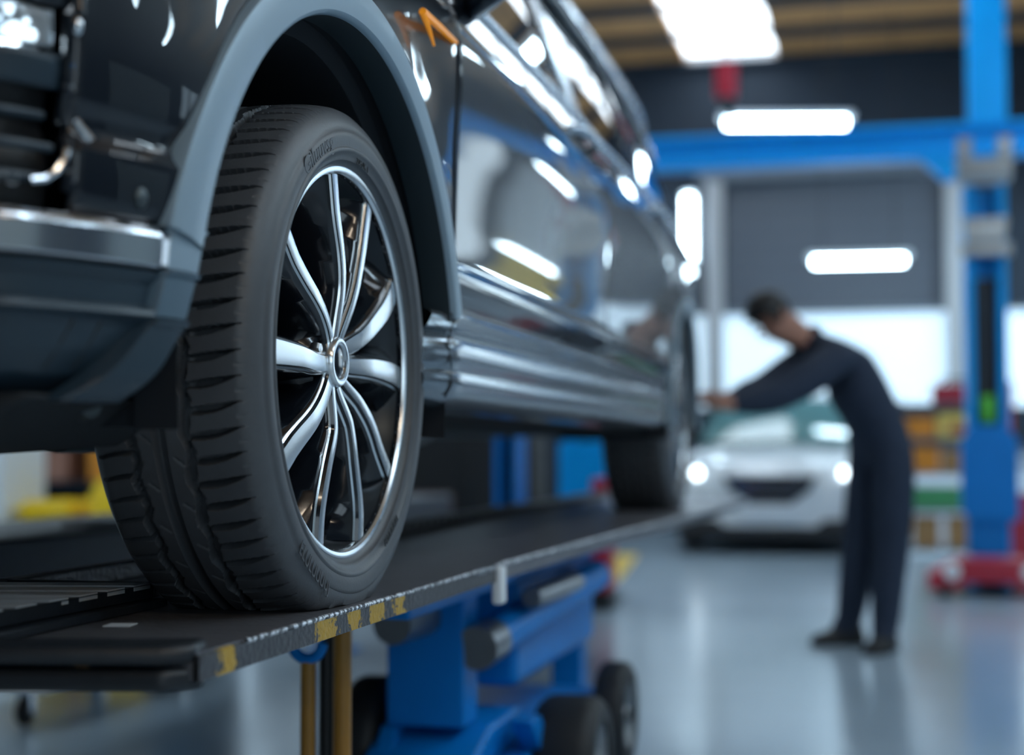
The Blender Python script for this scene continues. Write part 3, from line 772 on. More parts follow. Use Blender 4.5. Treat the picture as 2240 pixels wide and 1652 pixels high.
# wing mirror
b = MB()
mc = Vector((2.60, 0.60, 1.785))
for_ = [(-0.05, 0.045), (0.02, 0.075), (0.06, 0.070), (0.072, 0.060)]
P = []
for (dx, s_) in for_:
    P.append([(mc.x + dx, mc.y + 0.10 * math.cos(a) * (s_ / 0.085) * 1.0, mc.z + s_ * math.sin(a) * 0.85) for a in np.linspace(0, 2 * PI, 21)])
b.grid(P); b.add(P[0], [tuple(range(20))]); b.add(P[-1], [tuple(range(20))[::-1]])
mir = obj('wing_mirror', b, M['paint'], car)
b = MB(); b.tube([(2.62, 0.66, 1.745), (2.70, 0.735, 1.735), (2.78, 0.775, 1.76)], [0.024, 0.028, 0.034], 10); obj('mirror_stalk', b, M['belt'], mir)
b = MB(); b.prism([(2.66, 1.74), (2.86, 1.775), (2.92, 1.86)], 'y', 0.778, 0.80); obj('mirror_sail', b, M['belt'], car)
# orange reflection of the ceiling boards on the wing, built as a glowing bent strip
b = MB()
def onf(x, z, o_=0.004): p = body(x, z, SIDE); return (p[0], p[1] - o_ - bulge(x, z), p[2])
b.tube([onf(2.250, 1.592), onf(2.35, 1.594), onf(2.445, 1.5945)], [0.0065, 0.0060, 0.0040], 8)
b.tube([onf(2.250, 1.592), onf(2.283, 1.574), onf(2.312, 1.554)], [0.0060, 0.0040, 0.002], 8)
obj('orange_reflection', b, M['amber'], car)
# headlamp, grille, parking sensor and small chrome
def nose(x, z, o_=0.0): p, n_ = plan(s_of_x(x)); q = p - n_ * (NOSE(z) - o_); return (q[0], q[1], z)
def nose_patch(xa, xb, za, zb, o_, nx=14, nz=6):
    return [[nose(x, z, o_) for z in np.linspace(za, zb, nz)] for x in np.linspace(xa, xb, nx)]
b = MB(); b.grid(nose_patch(1.1185, 1.302, 1.132, 1.328, -0.035, 24, 10)); obj('grille_backing', b, M['black'], car)
hl = obj('headlamp', MB().grid(nose_patch(1.1185, 1.290, 1.287, 1.324, -0.004, 20)), M['lens'], car, solid=0.004)
b = MB(); b.grid(nose_patch(1.1185, 1.294, 1.284, 1.327, -0.030, 20)); obj('reflector_bowl', b, M['chrome'], hl)
for (x, z, r_) in ((1.258, 1.300, 0.0085), (1.268, 1.298, 0.005), (1.274, 1.299, 0.006), (1.270, 1.311, 0.0035), (1.254, 1.318, 0.004)):
    b = MB(); b.sphere(nose(x, z, -0.016), r_, 12, 8); obj('lamp_bulb', b, M['drl'], hl)
b = MB(); b.grid(nose_patch(1.1185, 1.296, 1.248, 1.281, 0.0, 20, 6)); obj('lamp_lower_panel', b, M['cladding'], car, solid=0.012)
for z in (1.224, 1.190, 1.160):
    b = MB(); b.tube([nose(x, z, -0.008) for x in np.linspace(1.1185, 1.290, 24)], 0.0050, 8); obj('grille_slat', b, M['cladding'], car)
b = MB(); b.tube([nose(1.304, z, -0.001) for z in np.linspace(1.150, 1.34, 12)], 0.0065, 8); obj('grille_side_bar', b, M['paint'], car)
b = MB(); b.tube([nose(1.300, 1.190, 0.002), nose(1.297, 1.178, 0.003), nose(1.290, 1.166, 0.003), nose(1.280, 1.158, 0.003), nose(1.268, 1.155, 0.003)], 0.0042, 8); obj('grille_trim', b, M['chrome'], car)
b = MB(); b.sphere(nose(1.309, 1.312, 0.004), 0.006, 10, 8, 0, (1, 1, 1.7)); obj('corner_glint', b, M['chrome'], car)  # chrome bead standing in for the highlight on the corner ridge
b = MB(); b.tube([nose(1.318, 1.224, 0.000), nose(1.332, 1.205, 0.001)], [0.004, 0.006], 8); obj('glint_wedge', b, M['chrome'], car)  # small chrome wedge standing in for a reflected glint
b = MB(); q = Vector(nose(1.387, 1.156, 0.002)); nn = Vector((*plan(s_of_x(1.387))[1], 0))
b.sphere(q, 0.0115, 16, 10, 0, (1, 0.5, 1)); obj('parking_sensor', b, M['under_metal'], car)
b = MB()
for k in range(4): b.tube([nose(1.236 + 0.007 * k, 1.150, 0.002), nose(1.236 + 0.007 * k, 1.158, 0.002)], 0.0014, 6)
for k in range(3): b.tube([nose(1.237 + 0.007 * k, 1.150 + 0.008 * (k % 2), 0.002), nose(1.242 + 0.007 * k, 1.150 + 0.008 * (k % 2), 0.002)], 0.0012, 6)
obj('front_lettering', b, M['steel'], car)
b = MB(); b.lathe([(0.016, -0.004), (0.016, 0.002), (0.012, 0.004), (0.010, 0.0)], (0, 0, 0), 'y', 20)
p_, n_ = plan(s_of_x(1.232)); pt = body(1.232, 1.060, LOW)
b.v = [(v[0] + pt[0], v[1] * 0.4 + pt[1], v[2] + pt[2]) for v in b.v]; obj('tow_eye_cover', b, M['steel'], car)

# ------------------------------------------------------------------ wheels (built in local space, outer face towards -y)
def tyre_mesh():
    """tyre of revolution with the tread pattern cut in as real relief. local y=0 is the rim lip plane"""
    NS = 72; NT = NS * 26
    prof = [(0.752, 0.268), (0.747, 0.276), (0.742, 0.2835), (0.7385, 0.2865), (0.735, 0.2875), (0.7335, 0.291), (0.7325, 0.2955), (0.729, 0.2985), (0.7275, 0.301), (0.7277, 0.3035), (0.7295, 0.3055), (0.7285, 0.312), (0.7285, 0.320), (0.7300, 0.3275), (0.7315, 0.3285), (0.7325, 0.335), (0.7365, 0.344), (0.742, 0.3525), (0.7485, 0.3590)]
    ty = np.linspace(0.755, 0.944, 108)
    tr = 0.368 - 0.0055 * ((ty - 0.850) / 0.097) ** 4 - 0.001 * ((ty - 0.854) / 0.10) ** 2
    prof2 = [(0.9505, 0.3590), (0.957, 0.3525), (0.964, 0.342), (0.970, 0.325), (0.971, 0.31), (0.964, 0.29), (0.951, 0.276), (0.946, 0.268)]
    Y = np.array([p[0] for p in prof] + list(ty) + [p[0] for p in prof2]); Rr = np.array([p[1] for p in prof] + list(tr) + [p[1] for p in prof2])
    th = np.linspace(0, 2 * PI, NT, endpoint=False)
    T, YY = np.meshgrid(th, Y, indexing='ij'); RR = np.repeat(Rr[None, :], NT, 0).copy()
    arc = 2 * PI / NS
    tread = (YY > 0.7495) & (YY < 0.950)
    def sm(d, w, e=0.0012): return np.clip((w - np.abs(d)) / e + 0.5, 0, 1)
    cut = np.zeros_like(RR)
    tri = lambda p: np.abs((p % 1.0) * 2 - 1)
    tooth = lambda p: np.where((p % 1) < 0.72, (p % 1) / 0.72, (1 - (p % 1)) / 0.28)
    # straight main groove and the two notched ones
    cut = np.maximum(cut, 0.014 * sm(YY - 0.860, 0.0085))
    gA = 0.823 + 0.0075 * (tooth(T / arc / 2) - 0.5)
    cut = np.maximum(cut, 0.014 * sm(YY - gA, 0.0052 + 0.0025 * tooth(T / arc / 2 + 0.2)))
    gC = 0.897 + 0.0080 * (tooth(-T / arc / 2 + 0.3) - 0.5)
    cut = np.maximum(cut, 0.012 * sm(YY - gC, 0.0050 + 0.0025 * tooth(-T / arc / 2 + 0.4)))
    # shoulder slits: curved, tapering to a point towards the sidewall
    f = (0.821 - YY) / 0.070                                  # 0 at the groove, 1 at the tip
    ph = (T / arc + 0.10 * f + 0.28 * f * f) % 1.0
    d = (ph - 0.5) * arc * 0.368
    wdt = 0.0050 * np.clip(1 - np.clip((f - 0.40) / 0.60, 0, 1) ** 1.6, 0, 1) * (0.62 + 0.38 * np.clip(f / 0.25, 0, 1))
    on = (f > -0.1) & (f < 1.0)
    cut = np.maximum(cut, np.where(on, 0.017 * np.clip(wdt / 0.004, 0.25, 1) * sm(d, wdt, 0.0013) * (wdt > 0.0004), 0))
    # small secondary ticks on the very shoulder
    ph2 = (T / arc + 0.5 + 0.3 * f) % 1.0; d2 = (ph2 - 0.5) * arc * 0.368
    cut = np.maximum(cut, np.where((f > 0.92) & (f < 1.12), 0.0016 * sm(d2, 0.0016, 0.0016), 0))
    # inner shoulder slits
    f = (YY - 0.902) / 0.044
    ph = (T / arc - 0.08 * f - 0.22 * f * f + 0.4) % 1.0; d = (ph - 0.5) * arc * 0.368
    cut = np.maximum(cut, np.where((f > -0.1) & (f < 1.05), 0.012 * sm(d, 0.0034 * (1 - 0.5 * np.clip(f, 0, 1)), 0.0016), 0))
    # thin curved sipes in the two middle ribs
    for (ya, yb, o_) in ((0.830, 0.850, 0.15), (0.870, 0.890, 0.6)):
        f = (YY - ya) / (yb - ya); ph = (T / arc / 2 + 0.28 * f + o_) % 1.0; d = (ph - 0.5) * 2 * arc * 0.368
        cut = np.maximum(cut, np.where((f > 0) & (f < 0.72), 0.0028 * sm(d, 0.0011, 0.0014), 0))
    RR = RR - np.where(tread, cut, 0)
    # faint radial ridges on the sidewall panel
    X = RR * np.cos(T); Z = RR * np.sin(T)
    flat = -0.3425
    below = np.clip(flat - Z, 0, None)
    Z = np.where(Z < flat, flat - 0.0 * below, Z)
    near_ = np.clip((-Z - 0.27) / 0.073, 0, 1) ** 2
    side_ = np.where(YY < 0.76, -1, np.where(YY > 0.93, 1, 0)) * near_ * 0.006 * (np.abs(X) < 0.2) * (1 - (X / 0.2) ** 2)
    Yl = YY - WY + side_
    V = np.stack([X, Yl, Z], -1).reshape(-1, 3); nP = len(Y)
    i = np.arange(NT)[:, None]; j = np.arange(nP - 1)[None, :]
    a = i * nP + j; b_ = i * nP + j + 1; c = ((i + 1) % NT) * nP + j + 1; d_ = ((i + 1) % NT) * nP + j
    Fq = np.stack([a, d_, c, b_], -1).reshape(-1, 4)
    me = bpy.data.meshes.new('tyre')
    me.vertices.add(len(V)); me.vertices.foreach_set('co', V.astype(np.float32).ravel())
    me.loops.add(Fq.size); me.loops.foreach_set('vertex_index', Fq.astype(np.int32).ravel())
    me.polygons.add(len(Fq)); me.polygons.foreach_set('loop_start', np.arange(0, Fq.size, 4, dtype=np.int32))
    try: me.polygons.foreach_set('loop_total', np.full(len(Fq), 4, np.int32))
    except Exception: pass
    me.update(calc_edges=True); me.validate()
    me.polygons.foreach_set('use_smooth', [True] * len(me.polygons))
    me.set_sharp_from_angle(angle=R(50))
    me.materials.append(M['rubber'])
    return me
SPOKES = [(98, 96.5, 90, 86, 92), (65, 63.5, 61.5, 61, 66), (29, 25.5, 24.5, 24, 32), (-2.5, -1, -.5, -1, -4), (-37, -36, -33, -33, -42),
          (-73, -68.5, -67, -63, -80), (-108, -110, -108, -101, -112), (-146.6, -146, -142.5, -138, -132), (-180, -180, -179.5, -177, -174), (143, 144, 141, 134, 122)]
def front_d(r): return 0.006 + 0.014 * max(0, 1 - (r / 0.14)) ** 1.5
def spoke_mb(angs, wide=1.0):
    rs = [0.272, 0.215, 0.150, 0.095, 0.036]
    c = catmull([(r, a) for r, a in zip(rs, angs)], 9)
    b = MB(); P = []
    pts = [np.array([r * math.cos(R(a)), r * math.sin(R(a))]) for r, a in c]
    for i, p in enumerate(pts):
        r = c[i][0]; t = pts[min(i + 1, len(pts) - 1)] - pts[max(i - 1, 0)]; t /= np.linalg.norm(t); nrm = np.array([-t[1], t[0]])
        k = min(1, r / 0.27); fw = (0.0058 + 0.0050 * k) * wide
        flare = 1.0 + 0.9 * max(0, (k - 0.72) / 0.28) ** 2
        d0 = front_d(r)
        sec = [(-(fw + 0.010 + 0.016 * k) * flare, d0 + 0.070), (-(fw + 0.008 + 0.010 * k) * flare, d0 + 0.034), (-(fw + 0.0065 + 0.003 * k), d0 + 0.011), (-(fw + 0.0050), d0 + 0.007), (-(fw + 0.0022), d0 + 0.0048), (-(fw + 0.0008), d0 + 0.0018), (-fw, d0),
               (-fw * 0.5, d0 - 0.0006), (fw * 0.5, d0 - 0.0006), (fw, d0), (fw + 0.0008, d0 + 0.0018), (fw + 0.0022, d0 + 0.0048), (fw + 0.0050, d0 + 0.007), (fw + 0.0065 + 0.003 * k, d0 + 0.011), ((fw + 0.008 + 0.010 * k) * flare, d0 + 0.034), ((fw + 0.010 + 0.016 * k) * flare, d0 + 0.070)]
        P.append([(p[0] + nrm[0] * u, d, p[1] + nrm[1] * u) for u, d in sec])
    n = len(P[0]); vs = [q for row in P for q in row]
    fs = []; ms = []
    for i in range(len(P) - 1):
        for j in range(n - 1):
            fs.append((i * n + j, (i + 1) * n + j, (i + 1) * n + j + 1, i * n + j + 1)); ms.append(1 if 6 <= j <= 8 else (1 if j in (4, 11) else 0))
    o = len(b.v); b.v += vs; b.f += fs; b.m += ms
    b.f.append(tuple(range(n))[::-1]); b.m.append(0); b.f.append(tuple(range((len(P) - 1) * n, len(P) * n))); b.m.append(0)
    return b
def text_ring(txt, size, r, a_mid, parent, name, m, dy, flip=False, squash=1.0, depth=0.0006):
    """raised lettering bent round the sidewall; baseline at radius r, text centred on angle a_mid"""
    cu = bpy.data.curves.new(name, 'FONT'); cu.body = txt; cu.size = size; cu.align_x = 'CENTER'; cu.extrude = depth; cu.resolution_u = 3
    tmp = bpy.data.objects.new(name, cu); COL.objects.link(tmp)
    dg = bpy.context.evaluated_depsgraph_get(); me = bpy.data.meshes.new_from_object(tmp.evaluated_get(dg))
    bpy.data.objects.remove(tmp); bpy.data.curves.remove(cu)
    for v in me.vertices:
        u, w, h = v.co
        if flip: rr = r - w; a = R(a_mid) + u * squash / r
        else: rr = r + w; a = R(a_mid) - u * squash / r
        v.co = (rr * math.cos(a), dy - h, rr * math.sin(a))
    me.materials.clear(); me.materials.append(m)
    o = bpy.data.objects.new(name, me); COL.objects.link(o); o.parent = parent
    return o
# rim: lip, inner flange and barrel
b = MB()
b.lathe([(0.2760, 0.010), (0.2800, 0.004), (0.2805, 0.0005), (0.2790, -0.0015), (0.2760, -0.0015), (0.2715, 0.0000), (0.2690, 0.004)], (0, 0, 0), 'y', 128, 1)
b.lathe([(0.2690, 0.004), (0.2680, 0.006), (0.2680, 0.012)], (0, 0, 0), 'y', 128, 0)
b.lathe([(0.2680, 0.012), (0.262, 0.030), (0.252, 0.050), (0.247, 0.075), (0.244, 0.15), (0.250, 0.185), (0.262, 0.20), (0.275, 0.205)], (0, 0, 0), 'y', 96, 2)
wheel = obj('wheel', b, [M['rimblack'], M['machined'], M['barrel']], car, local=True, smooth=35)
wheel.location = Vector((WX, WY, WZ)) - Vector(CARLOC)
tm = tyre_mesh(); ty = bpy.data.objects.new('tyre', tm); COL.objects.link(ty); ty.parent = wheel
text_ring('ZIPUX  I', 0.0135, 0.2865, 84.5, ty.parent, 'sidewall_lettering', M['letter'], -0.0125)
text_ring('FLUUUUEI', 0.016, 0.2995, -58, ty.parent, 'sidewall_lettering', M['letter'], -0.0165, True)
text_ring('ELULUUUUJ', 0.030, 0.338, -120, ty.parent, 'sidewall_lettering', M['rubber'], -0.0165, True, 0.8)
text_ring('Giluuvsg', 0.034, 0.306, 120, ty.parent, 'sidewall_lettering', M['rubber'], -0.0166, False, 1.0, 0.0003)
text_ring('Juuiis', 0.012, 0.349, -88, ty.parent, 'sidewall_lettering', M['letter'], -0.0105, True)
for k_, a in enumerate(SPOKES): obj('spoke', spoke_mb(a, 1.55 if k_ in (2, 3, 7, 8) else 1.0), [M['rimblack'], M['machined']], wheel, local=True, smooth=25)
b = MB(); b.lathe([(0.0, 0.010), (0.016, 0.0105), (0.022, 0.012), (0.0235, 0.0145)], (0, 0, 0), 'y', 40, 0)
b.lathe([(0.0235, 0.0145), (0.0250, 0.0095), (0.0290, 0.0080), (0.0335, 0.0085), (0.0360, 0.012), (0.0375, 0.020), (0.040, 0.045)], (0, 0, 0), 'y', 40, 1)
obj('hub_cap', b, [M['rimblack'], M['machined']], wheel, local=True)
b = MB(); b.lathe([(0.040, 0.03), (0.060, 0.030), (0.075, 0.045), (0.080, 0.09)], (0, 0, 0), 'y', 40, 0)
for k in range(5):
    a = R(18 + 72 * k); b.lathe([(0.0, 0.020), (0.008, 0.020), (0.010, 0.024), (0.010, 0.034)], (0.054 * math.cos(a), 0, 0.054 * math.sin(a)), 'y', 6, 1)
obj('hub', b, [M['rimblack'], M['machined']], wheel, local=True)
b = MB(); b.lathe([(0.07, 0.085), (0.085, 0.085), (0.088, 0.105), (0.175, 0.105), (0.176, 0.107), (0.176, 0.130), (0.085, 0.131)], (0, 0, 0), 'y', 64, 0)
obj('brake_disc', b, M['disc'], wheel, local=True)
b = MB()
for (ra, rb, y0, y1, a0, a1) in ((0.125, 0.195, 0.078, 0.150, 115, 165),):
    b.lathe([(ra, y0 + 0.012), (ra + 0.008, y0), (rb - 0.01, y0), (rb, y0 + 0.012), (rb, y1), (ra, y1), (ra, y0 + 0.012)], (0, 0, 0), 'y', 16, 0, R(a0), R(a1))
obj('brake_caliper', b, M['red'], wheel, local=True, bevel=0.004)
b = MB(); b.lathe([(0.10, 0.140), (0.185, 0.140), (0.19, 0.15), (0.19, 0.155)], (0, 0, 0), 'y', 48, 0, R(60), R(330)); obj('brake_dust_shield', b, M['disc'], wheel, local=True)
for (x, y, rot) in ((5.60, WY, 0), (WX, 2 * CY - WY, PI), (5.60, 2 * CY - WY, PI)):
    w_ = copy_tree(wheel); w_.location = Vector((x, y, WZ)) - Vector(CARLOC); w_.rotation_euler = (0, 0, rot)
M['dullbrown'] = mat('dull_brown_board', (0.10, 0.07, 0.07), 0.7)

# ------------------------------------------------------------------ blue wheeled jack under the runway
jack = thing('wheeled_jack', 'blue wheeled jack with black tyres standing on the floor below the runway', 'jack', (3.7, 0.95, 0))
b = MB(); b.span((3.24, 0.905, 0.285), (3.36, 1.085, 0.600)); obj('column', b, M['blue'], jack, bevel=0.006)
b = MB(); b.span((2.64, 0.84, 0.590), (4.75, 0.92, 0.640)); obj('lift_beam', b, M['blue'], jack, bevel=0.006)
b = MB(); b.span((3.55, 0.86, 0.33), (4.55, 1.16, 0.585)); obj('housing', b, M['blue'], jack, bevel=0.02, seg=3)
b = MB(); b.prism([(3.25, 0.285), (3.05, 0.07), (3.14, 0.07), (3.34, 0.285)], 'y', 1.06, 1.10); obj('brace', b, M['blue'], jack, bevel=0.004)
b = MB(); b.prism([(3.36, 0.285), (3.62, 0.07), (3.72, 0.07), (3.46, 0.285)], 'y', 0.78, 0.83)
obj('brace', b, M['blue'], jack, bevel=0.004)
b = MB(); b.span((3.10, 0.80, 0.10), (4.45, 1.18, 0.20)); b.prism([(3.10, 0.20), (3.32, 0.28), (3.60, 0.28), (3.60, 0.20)], 'y', 0.86, 1.12); obj('chassis', b, M['blue'], jack, bevel=0.012)
b = MB(); b.tube([(3.34, 0.868, 0.470), (4.25, 0.80, 0.545)], 0.045, 18); cyl = obj('hydraulic_cylinder', b, M['blue'], jack)
b = MB(); b.tube([(3.24, 0.876, 0.462), (3.34, 0.868, 0.470)], [0.049, 0.050], 18); obj('end_cap', b, M['steel'], cyl)
b = MB(); b.tube([(3.45, 0.80, 0.555), (3.85, 0.775, 0.560)], 0.024, 16); obj('upper_ram', b, M['steel'], jack)
b = MB(); b.tube([(3.08, 1.02, 0.53), (3.24, 1.0, 0.53)], [0.045, 0.045], 18); obj('pump_barrel', b, M['steel'], jack)
def cart_wheel(r, w):
    wm = MB(); wm.lathe([(r * 0.62, -w / 2), (r * 0.86, -w / 2 - 0.003), (r * 0.97, -w * 0.40), (r, -w * 0.25), (r, w * 0.25), (r * 0.97, w * 0.40), (r * 0.86, w / 2 + 0.003), (r * 0.62, w / 2)], (0, 0, 0), 'y', 36)
    o = obj('wheel', wm, M['cart_rubber'], jack, local=True)
    h = MB(); h.lathe([(0.0, -w * 0.42), (r * 0.16, -w * 0.42), (r * 0.20, -w * 0.30), (r * 0.50, -w * 0.22), (r * 0.62, -w * 0.45), (r * 0.66, -w * 0.45), (r * 0.66, w * 0.45), (0, w * 0.45)], (0, 0, 0), 'y', 28)
    obj('wheel_hub', h, M['steel'], o, local=True)
    return o
for (x, y, r_, w_) in ((3.60, 0.735, 0.155, 0.15), (4.27, 0.745, 0.150, 0.085), (3.40, 1.165, 0.185, 0.10), (4.27, 1.255, 0.150, 0.085)):
    cw = cart_wheel(r_, w_); cw.location = Vector((x, y, r_)) - jack.location
for x in (3.42, 4.27):
    obj('axle_bar', MB().tube([(x, 0.70, 0.155), (x, 1.26, 0.155)], 0.02, 10), M['dark_steel'], jack)
# ochre rods with a blue eye beside it
rod = thing('rod_stand', 'pair of ochre rods and a black tube topped by a blue eye under the runway', 'lift strut', (2.51, 0.94, 0))
b = MB(); b.span((2.44, 0.88, 0), (2.60, 1.02, 0.02)); obj('base_plate', b, M['dark_steel'], rod, bevel=0.004)
obj('rod', MB().tube([(2.510, 0.985, 0.02), (2.510, 0.985, 0.535)], 0.0135, 16), M['ochre'], rod)
obj('rod', MB().tube([(2.525, 0.927, 0.02), (2.525, 0.927, 0.652)], 0.0165, 16), M['ochre'], rod)
obj('black_tube', MB().tube([(2.545, 0.963, 0.02), (2.545, 0.963, 0.60)], 0.014, 14), M['black'], rod)
b = MB(); b.tube([(2.505, 0.985 + 0.028 * math.cos(a), 0.562 + 0.028 * math.sin(a)) for a in np.linspace(0, 2 * PI, 25)], 0.010, 10, cap=False); obj('eye_ring', b, M['blue'], rod)
b = MB(); b.span((2.50, 0.90, 0.600), (2.575, 1.0, 0.640)); obj('top_bracket', b, M['dark_steel'], rod, bevel=0.004)
# low creeper with castors
cr = thing('mechanic_creeper', 'low creeper on a chrome fork castor, glimpsed beneath the front of the runway', 'creeper', (4.85, 2.9, 0))
b = MB(); b.span((4.40, 2.62, 0.118), (5.6, 3.12, 0.140)); obj('board', b, M['white'], cr, bevel=0.008)
for (x, y) in ((4.47, 2.74), (4.47, 3.05), (5.5, 2.7), (5.5, 3.05)):
    w = MB(); w.lathe([(0.0, -0.016), (0.042, -0.016), (0.047, -0.010), (0.047, 0.010), (0.042, 0.016), (0.0, 0.016)], (x, y, 0.047), 'y', 24); cw = obj('castor', w, M['cart_rubber'], cr)
    f = MB(); f.span((x - 0.012, y - 0.026, 0.04), (x + 0.018, y - 0.019, 0.118)); f.span((x - 0.012, y + 0.019, 0.04), (x + 0.018, y + 0.026, 0.118)); f.span((x - 0.02, y - 0.028, 0.098), (x + 0.03, y + 0.028, 0.118)); f.lathe([(0, -0.03), (0.012, -0.03), (0.012, 0.03), (0, 0.03)], (x, y, 0.047), 'y', 12)
    obj('fork', f, M['chrome'], cw, bevel=0.003)

# ------------------------------------------------------------------ blue lift columns
def lift_column(loc, label, h, bits, k=1.0):
    t = thing('lift_column', label, 'lift column', loc, 'blue lift columns')
    x, y, z = loc
    b = MB(); b.span((x - 0.10, y - 0.13 * k, 0.012), (x + 0.10, y - 0.075 * k, h)); b.span((x - 0.10, y + 0.075 * k, 0.012), (x + 0.10, y + 0.13 * k, h)); b.span((x + 0.06, y - 0.13 * k, 0.012), (x + 0.10, y + 0.13 * k, h))
    obj('post', b, M['blue2'] if bits else M['blue'], t, bevel=0.008)
    b = MB(); b.span((x + 0.02, y - 0.075 * k, 0.3), (x + 0.06, y + 0.075 * k, min(2.02, h))); obj('slot', b, M['dark_steel'], t)
    b = MB(); b.span((x - 0.28, y - 0.2, 0), (x + 0.22, y + 0.2, 0.014)); obj('foot_plate', b, M['dark_steel'], t)
    return t
colm = lift_column((10.25, -0.66, 0), 'blue lift column with wide carriage block and grey head, red base at its foot', 2.62, True)
X, Y = 10.25, -0.66
b = MB(); b.prism([(Y - 0.175, 0.46), (Y - 0.175, 0.96), (Y - 0.11, 1.06), (Y + 0.11, 1.06), (Y + 0.175, 0.96), (Y + 0.175, 0.52), (Y + 0.12, 0.44), (Y - 0.12, 0.44)], 'x', X - 0.20, X - 0.09); obj('carriage', b, M['blue'], colm, bevel=0.01)
b = MB(); b.prism([(Y - 0.11, 0.44), (Y - 0.11, 0.22), (Y - 0.07, 0.16), (Y + 0.07, 0.16), (Y + 0.11, 0.22), (Y + 0.11, 0.44)], 'x', X - 0.17, X - 0.10); obj('lower_sleeve', b, M['blue'], colm, bevel=0.01)
b = MB(); b.span((X - 0.14, Y - 0.035, 1.08), (X - 0.02, Y + 0.035, 1.25)); obj('indicator', b, M['lime'], colm, bevel=0.01)
b = MB(); b.span((X - 0.17, Y - 0.17, 2.66), (X + 0.12, Y + 0.17, 2.78)); b.span((X - 0.17, Y - 0.17, 2.78), (X - 0.05, Y - 0.08, 2.92)); b.span((X - 0.17, Y + 0.08, 2.78), (X - 0.05, Y + 0.17, 2.92)); obj('head_bracket', b, M['steel'], colm, bevel=0.01)
b = MB(); b.prism([(Y - 0.14, 2.40), (Y + 0.14, 2.40), (Y + 0.12, 2.24), (Y - 0.12, 2.24)], 'x', X - 0.16, X - 0.10); b.span((X - 0.16, Y - 0.16, 2.15), (X - 0.10, Y + 0.16, 2.23)); obj('bracket', b, M['steel'], colm, bevel=0.008)
lift_column((8.75, 2.16, 0), 'narrow blue lift column seen under the black SUV, beyond the far runway', 2.6, False, 0.55)
lc = lift_column((8.95, 1.72, 0), 'blue lift column with a pale pad, seen ahead of the rear tyre under the SUV', 2.3, False)
b = MB(); b.prism([(1.58, 0.42), (1.58, 0.95), (1.86, 0.95), (1.86, 0.60), (1.72, 0.42)], 'x', 8.72, 8.84); obj('carriage', b, M['blue2'], lc, bevel=0.01)
red = thing('jack_base', 'low red wheeled jack base on the floor at the foot of the blue column', 'jack', (9.75, -0.62, 0))
b = MB(); b.prism([(-1.0, 0.05), (-1.0, 0.14), (-0.82, 0.24), (-0.46, 0.24), (-0.26, 0.14), (-0.26, 0.05), (-0.42, 0.05), (-0.50, 0.10), (-0.74, 0.10), (-0.82, 0.05)], 'x', 9.55, 9.95); obj('body', b, M['redp'], red, bevel=0.015, seg=3)
for (y) in (-0.90, -0.36):
    for x in (9.60, 9.90):
        b = MB(); b.lathe([(0, -0.03), (0.055, -0.03), (0.06, -0.02), (0.06, 0.02), (0.055, 0.03), (0, 0.03)], (x, y, 0.06), 'y', 20); cw = obj('wheel', b, M['cart_rubber'], red)
        b = MB(); b.lathe([(0, -0.034), (0.035, -0.034), (0.035, 0.034), (0, 0.034)], (x, y, 0.06), 'y', 16); obj('wheel_hub', b, M['white'], cw)
for y in (-0.85, -0.40):
    b = MB(); b.lathe([(0, -0.012), (0.04, -0.010), (0.05, 0.0)], (9.545, y, 0.165), 'x', 16); obj('wheel_cover', b, M['white'], red)
rp = thing('red_post', 'tall dark red upright with crossbar standing right of the blue lift column', 'post', (11.05, -0.85, 0))
b = MB(); b.span((11.02, -0.885, 0.012), (11.08, -0.815, 1.38)); obj('upright', b, M['redp'], rp, bevel=0.008)
b = MB(); b.span((11.03, -0.84, 1.02), (11.07, -0.45, 1.08)); obj('crossbar', b, M['redp'], rp, bevel=0.006)
b = MB(); b.span((10.90, -1.00, 0), (11.20, -0.70, 0.014)); obj('foot', b, M['redp'], rp, bevel=0.004)
b = MB(); b.span((11.03, -1.25, 0.10), (11.07, -0.88, 0.60)); obj('guard_panel', b, M['redp'], rp, bevel=0.006)

# overhead steel
bm = thing('overhead_beam', 'long bright blue steel beam spanning the workshop above the roller door', 'beam', (12.1, 2.0, 3.1))
b = MB(); b.prism([(-0.11, 0.0), (0.11, 0.0), (0.11, 0.03), (0.02, 0.03), (0.02, 0.22), (0.11, 0.22), (0.11, 0.26), (-0.11, 0.26), (-0.11, 0.22), (-0.02, 0.22), (-0.02, 0.03), (-0.11, 0.03)], 'y', Y0 + 0.01, 6.0)
b.v = [(v[0] + 12.1, v[1], v[2] + 3.16) for v in b.v]; obj('girder', b, M['blue2'], bm, bevel=0.005)
b = MB(); b.span((11.96, 5.8, 0.0), (12.24, 6.08, 3.16)); obj('stanchion', b, M['blue2'], bm, bevel=0.01)
b = MB(); b.prism([(-0.55, 3.16), (-0.30, 3.16), (-0.48, 2.98), (-0.60, 2.98)], 'x', 12.0, 12.12); obj('knee_bracket', b, M['blue2'], bm, bevel=0.006)
b = MB(); b.span((12.0, -0.955, 3.42), (12.28, -0.675, ZC)); obj('hanger_post', b, M['blue2'], bm, bevel=0.01)
rh = thing('hose_reel', 'small red hose reel hanging from the ceiling under the bright rooflight', 'hose reel', (11.95, 1.18, ZC - 0.01))
b = MB(); b.tube([(11.95, 1.18, 3.70), (11.95, 1.18, 3.98)], [0.088, 0.092], 20); obj('drum', b, M['redp'], rh)
b = MB(); b.tube([(11.95, 1.18, 3.98), (11.95, 1.18, ZC - 0.01)], 0.012, 8); obj('hanger_rod', b, M['black'], rh)
b = MB(); b.tube([(11.95, 1.18, 3.70), (11.95, 1.16, 3.58), (11.95, 1.14, 3.52)], [0.05, 0.04, 0.02], 12); obj('nozzle', b, M['dark_steel'], rh)

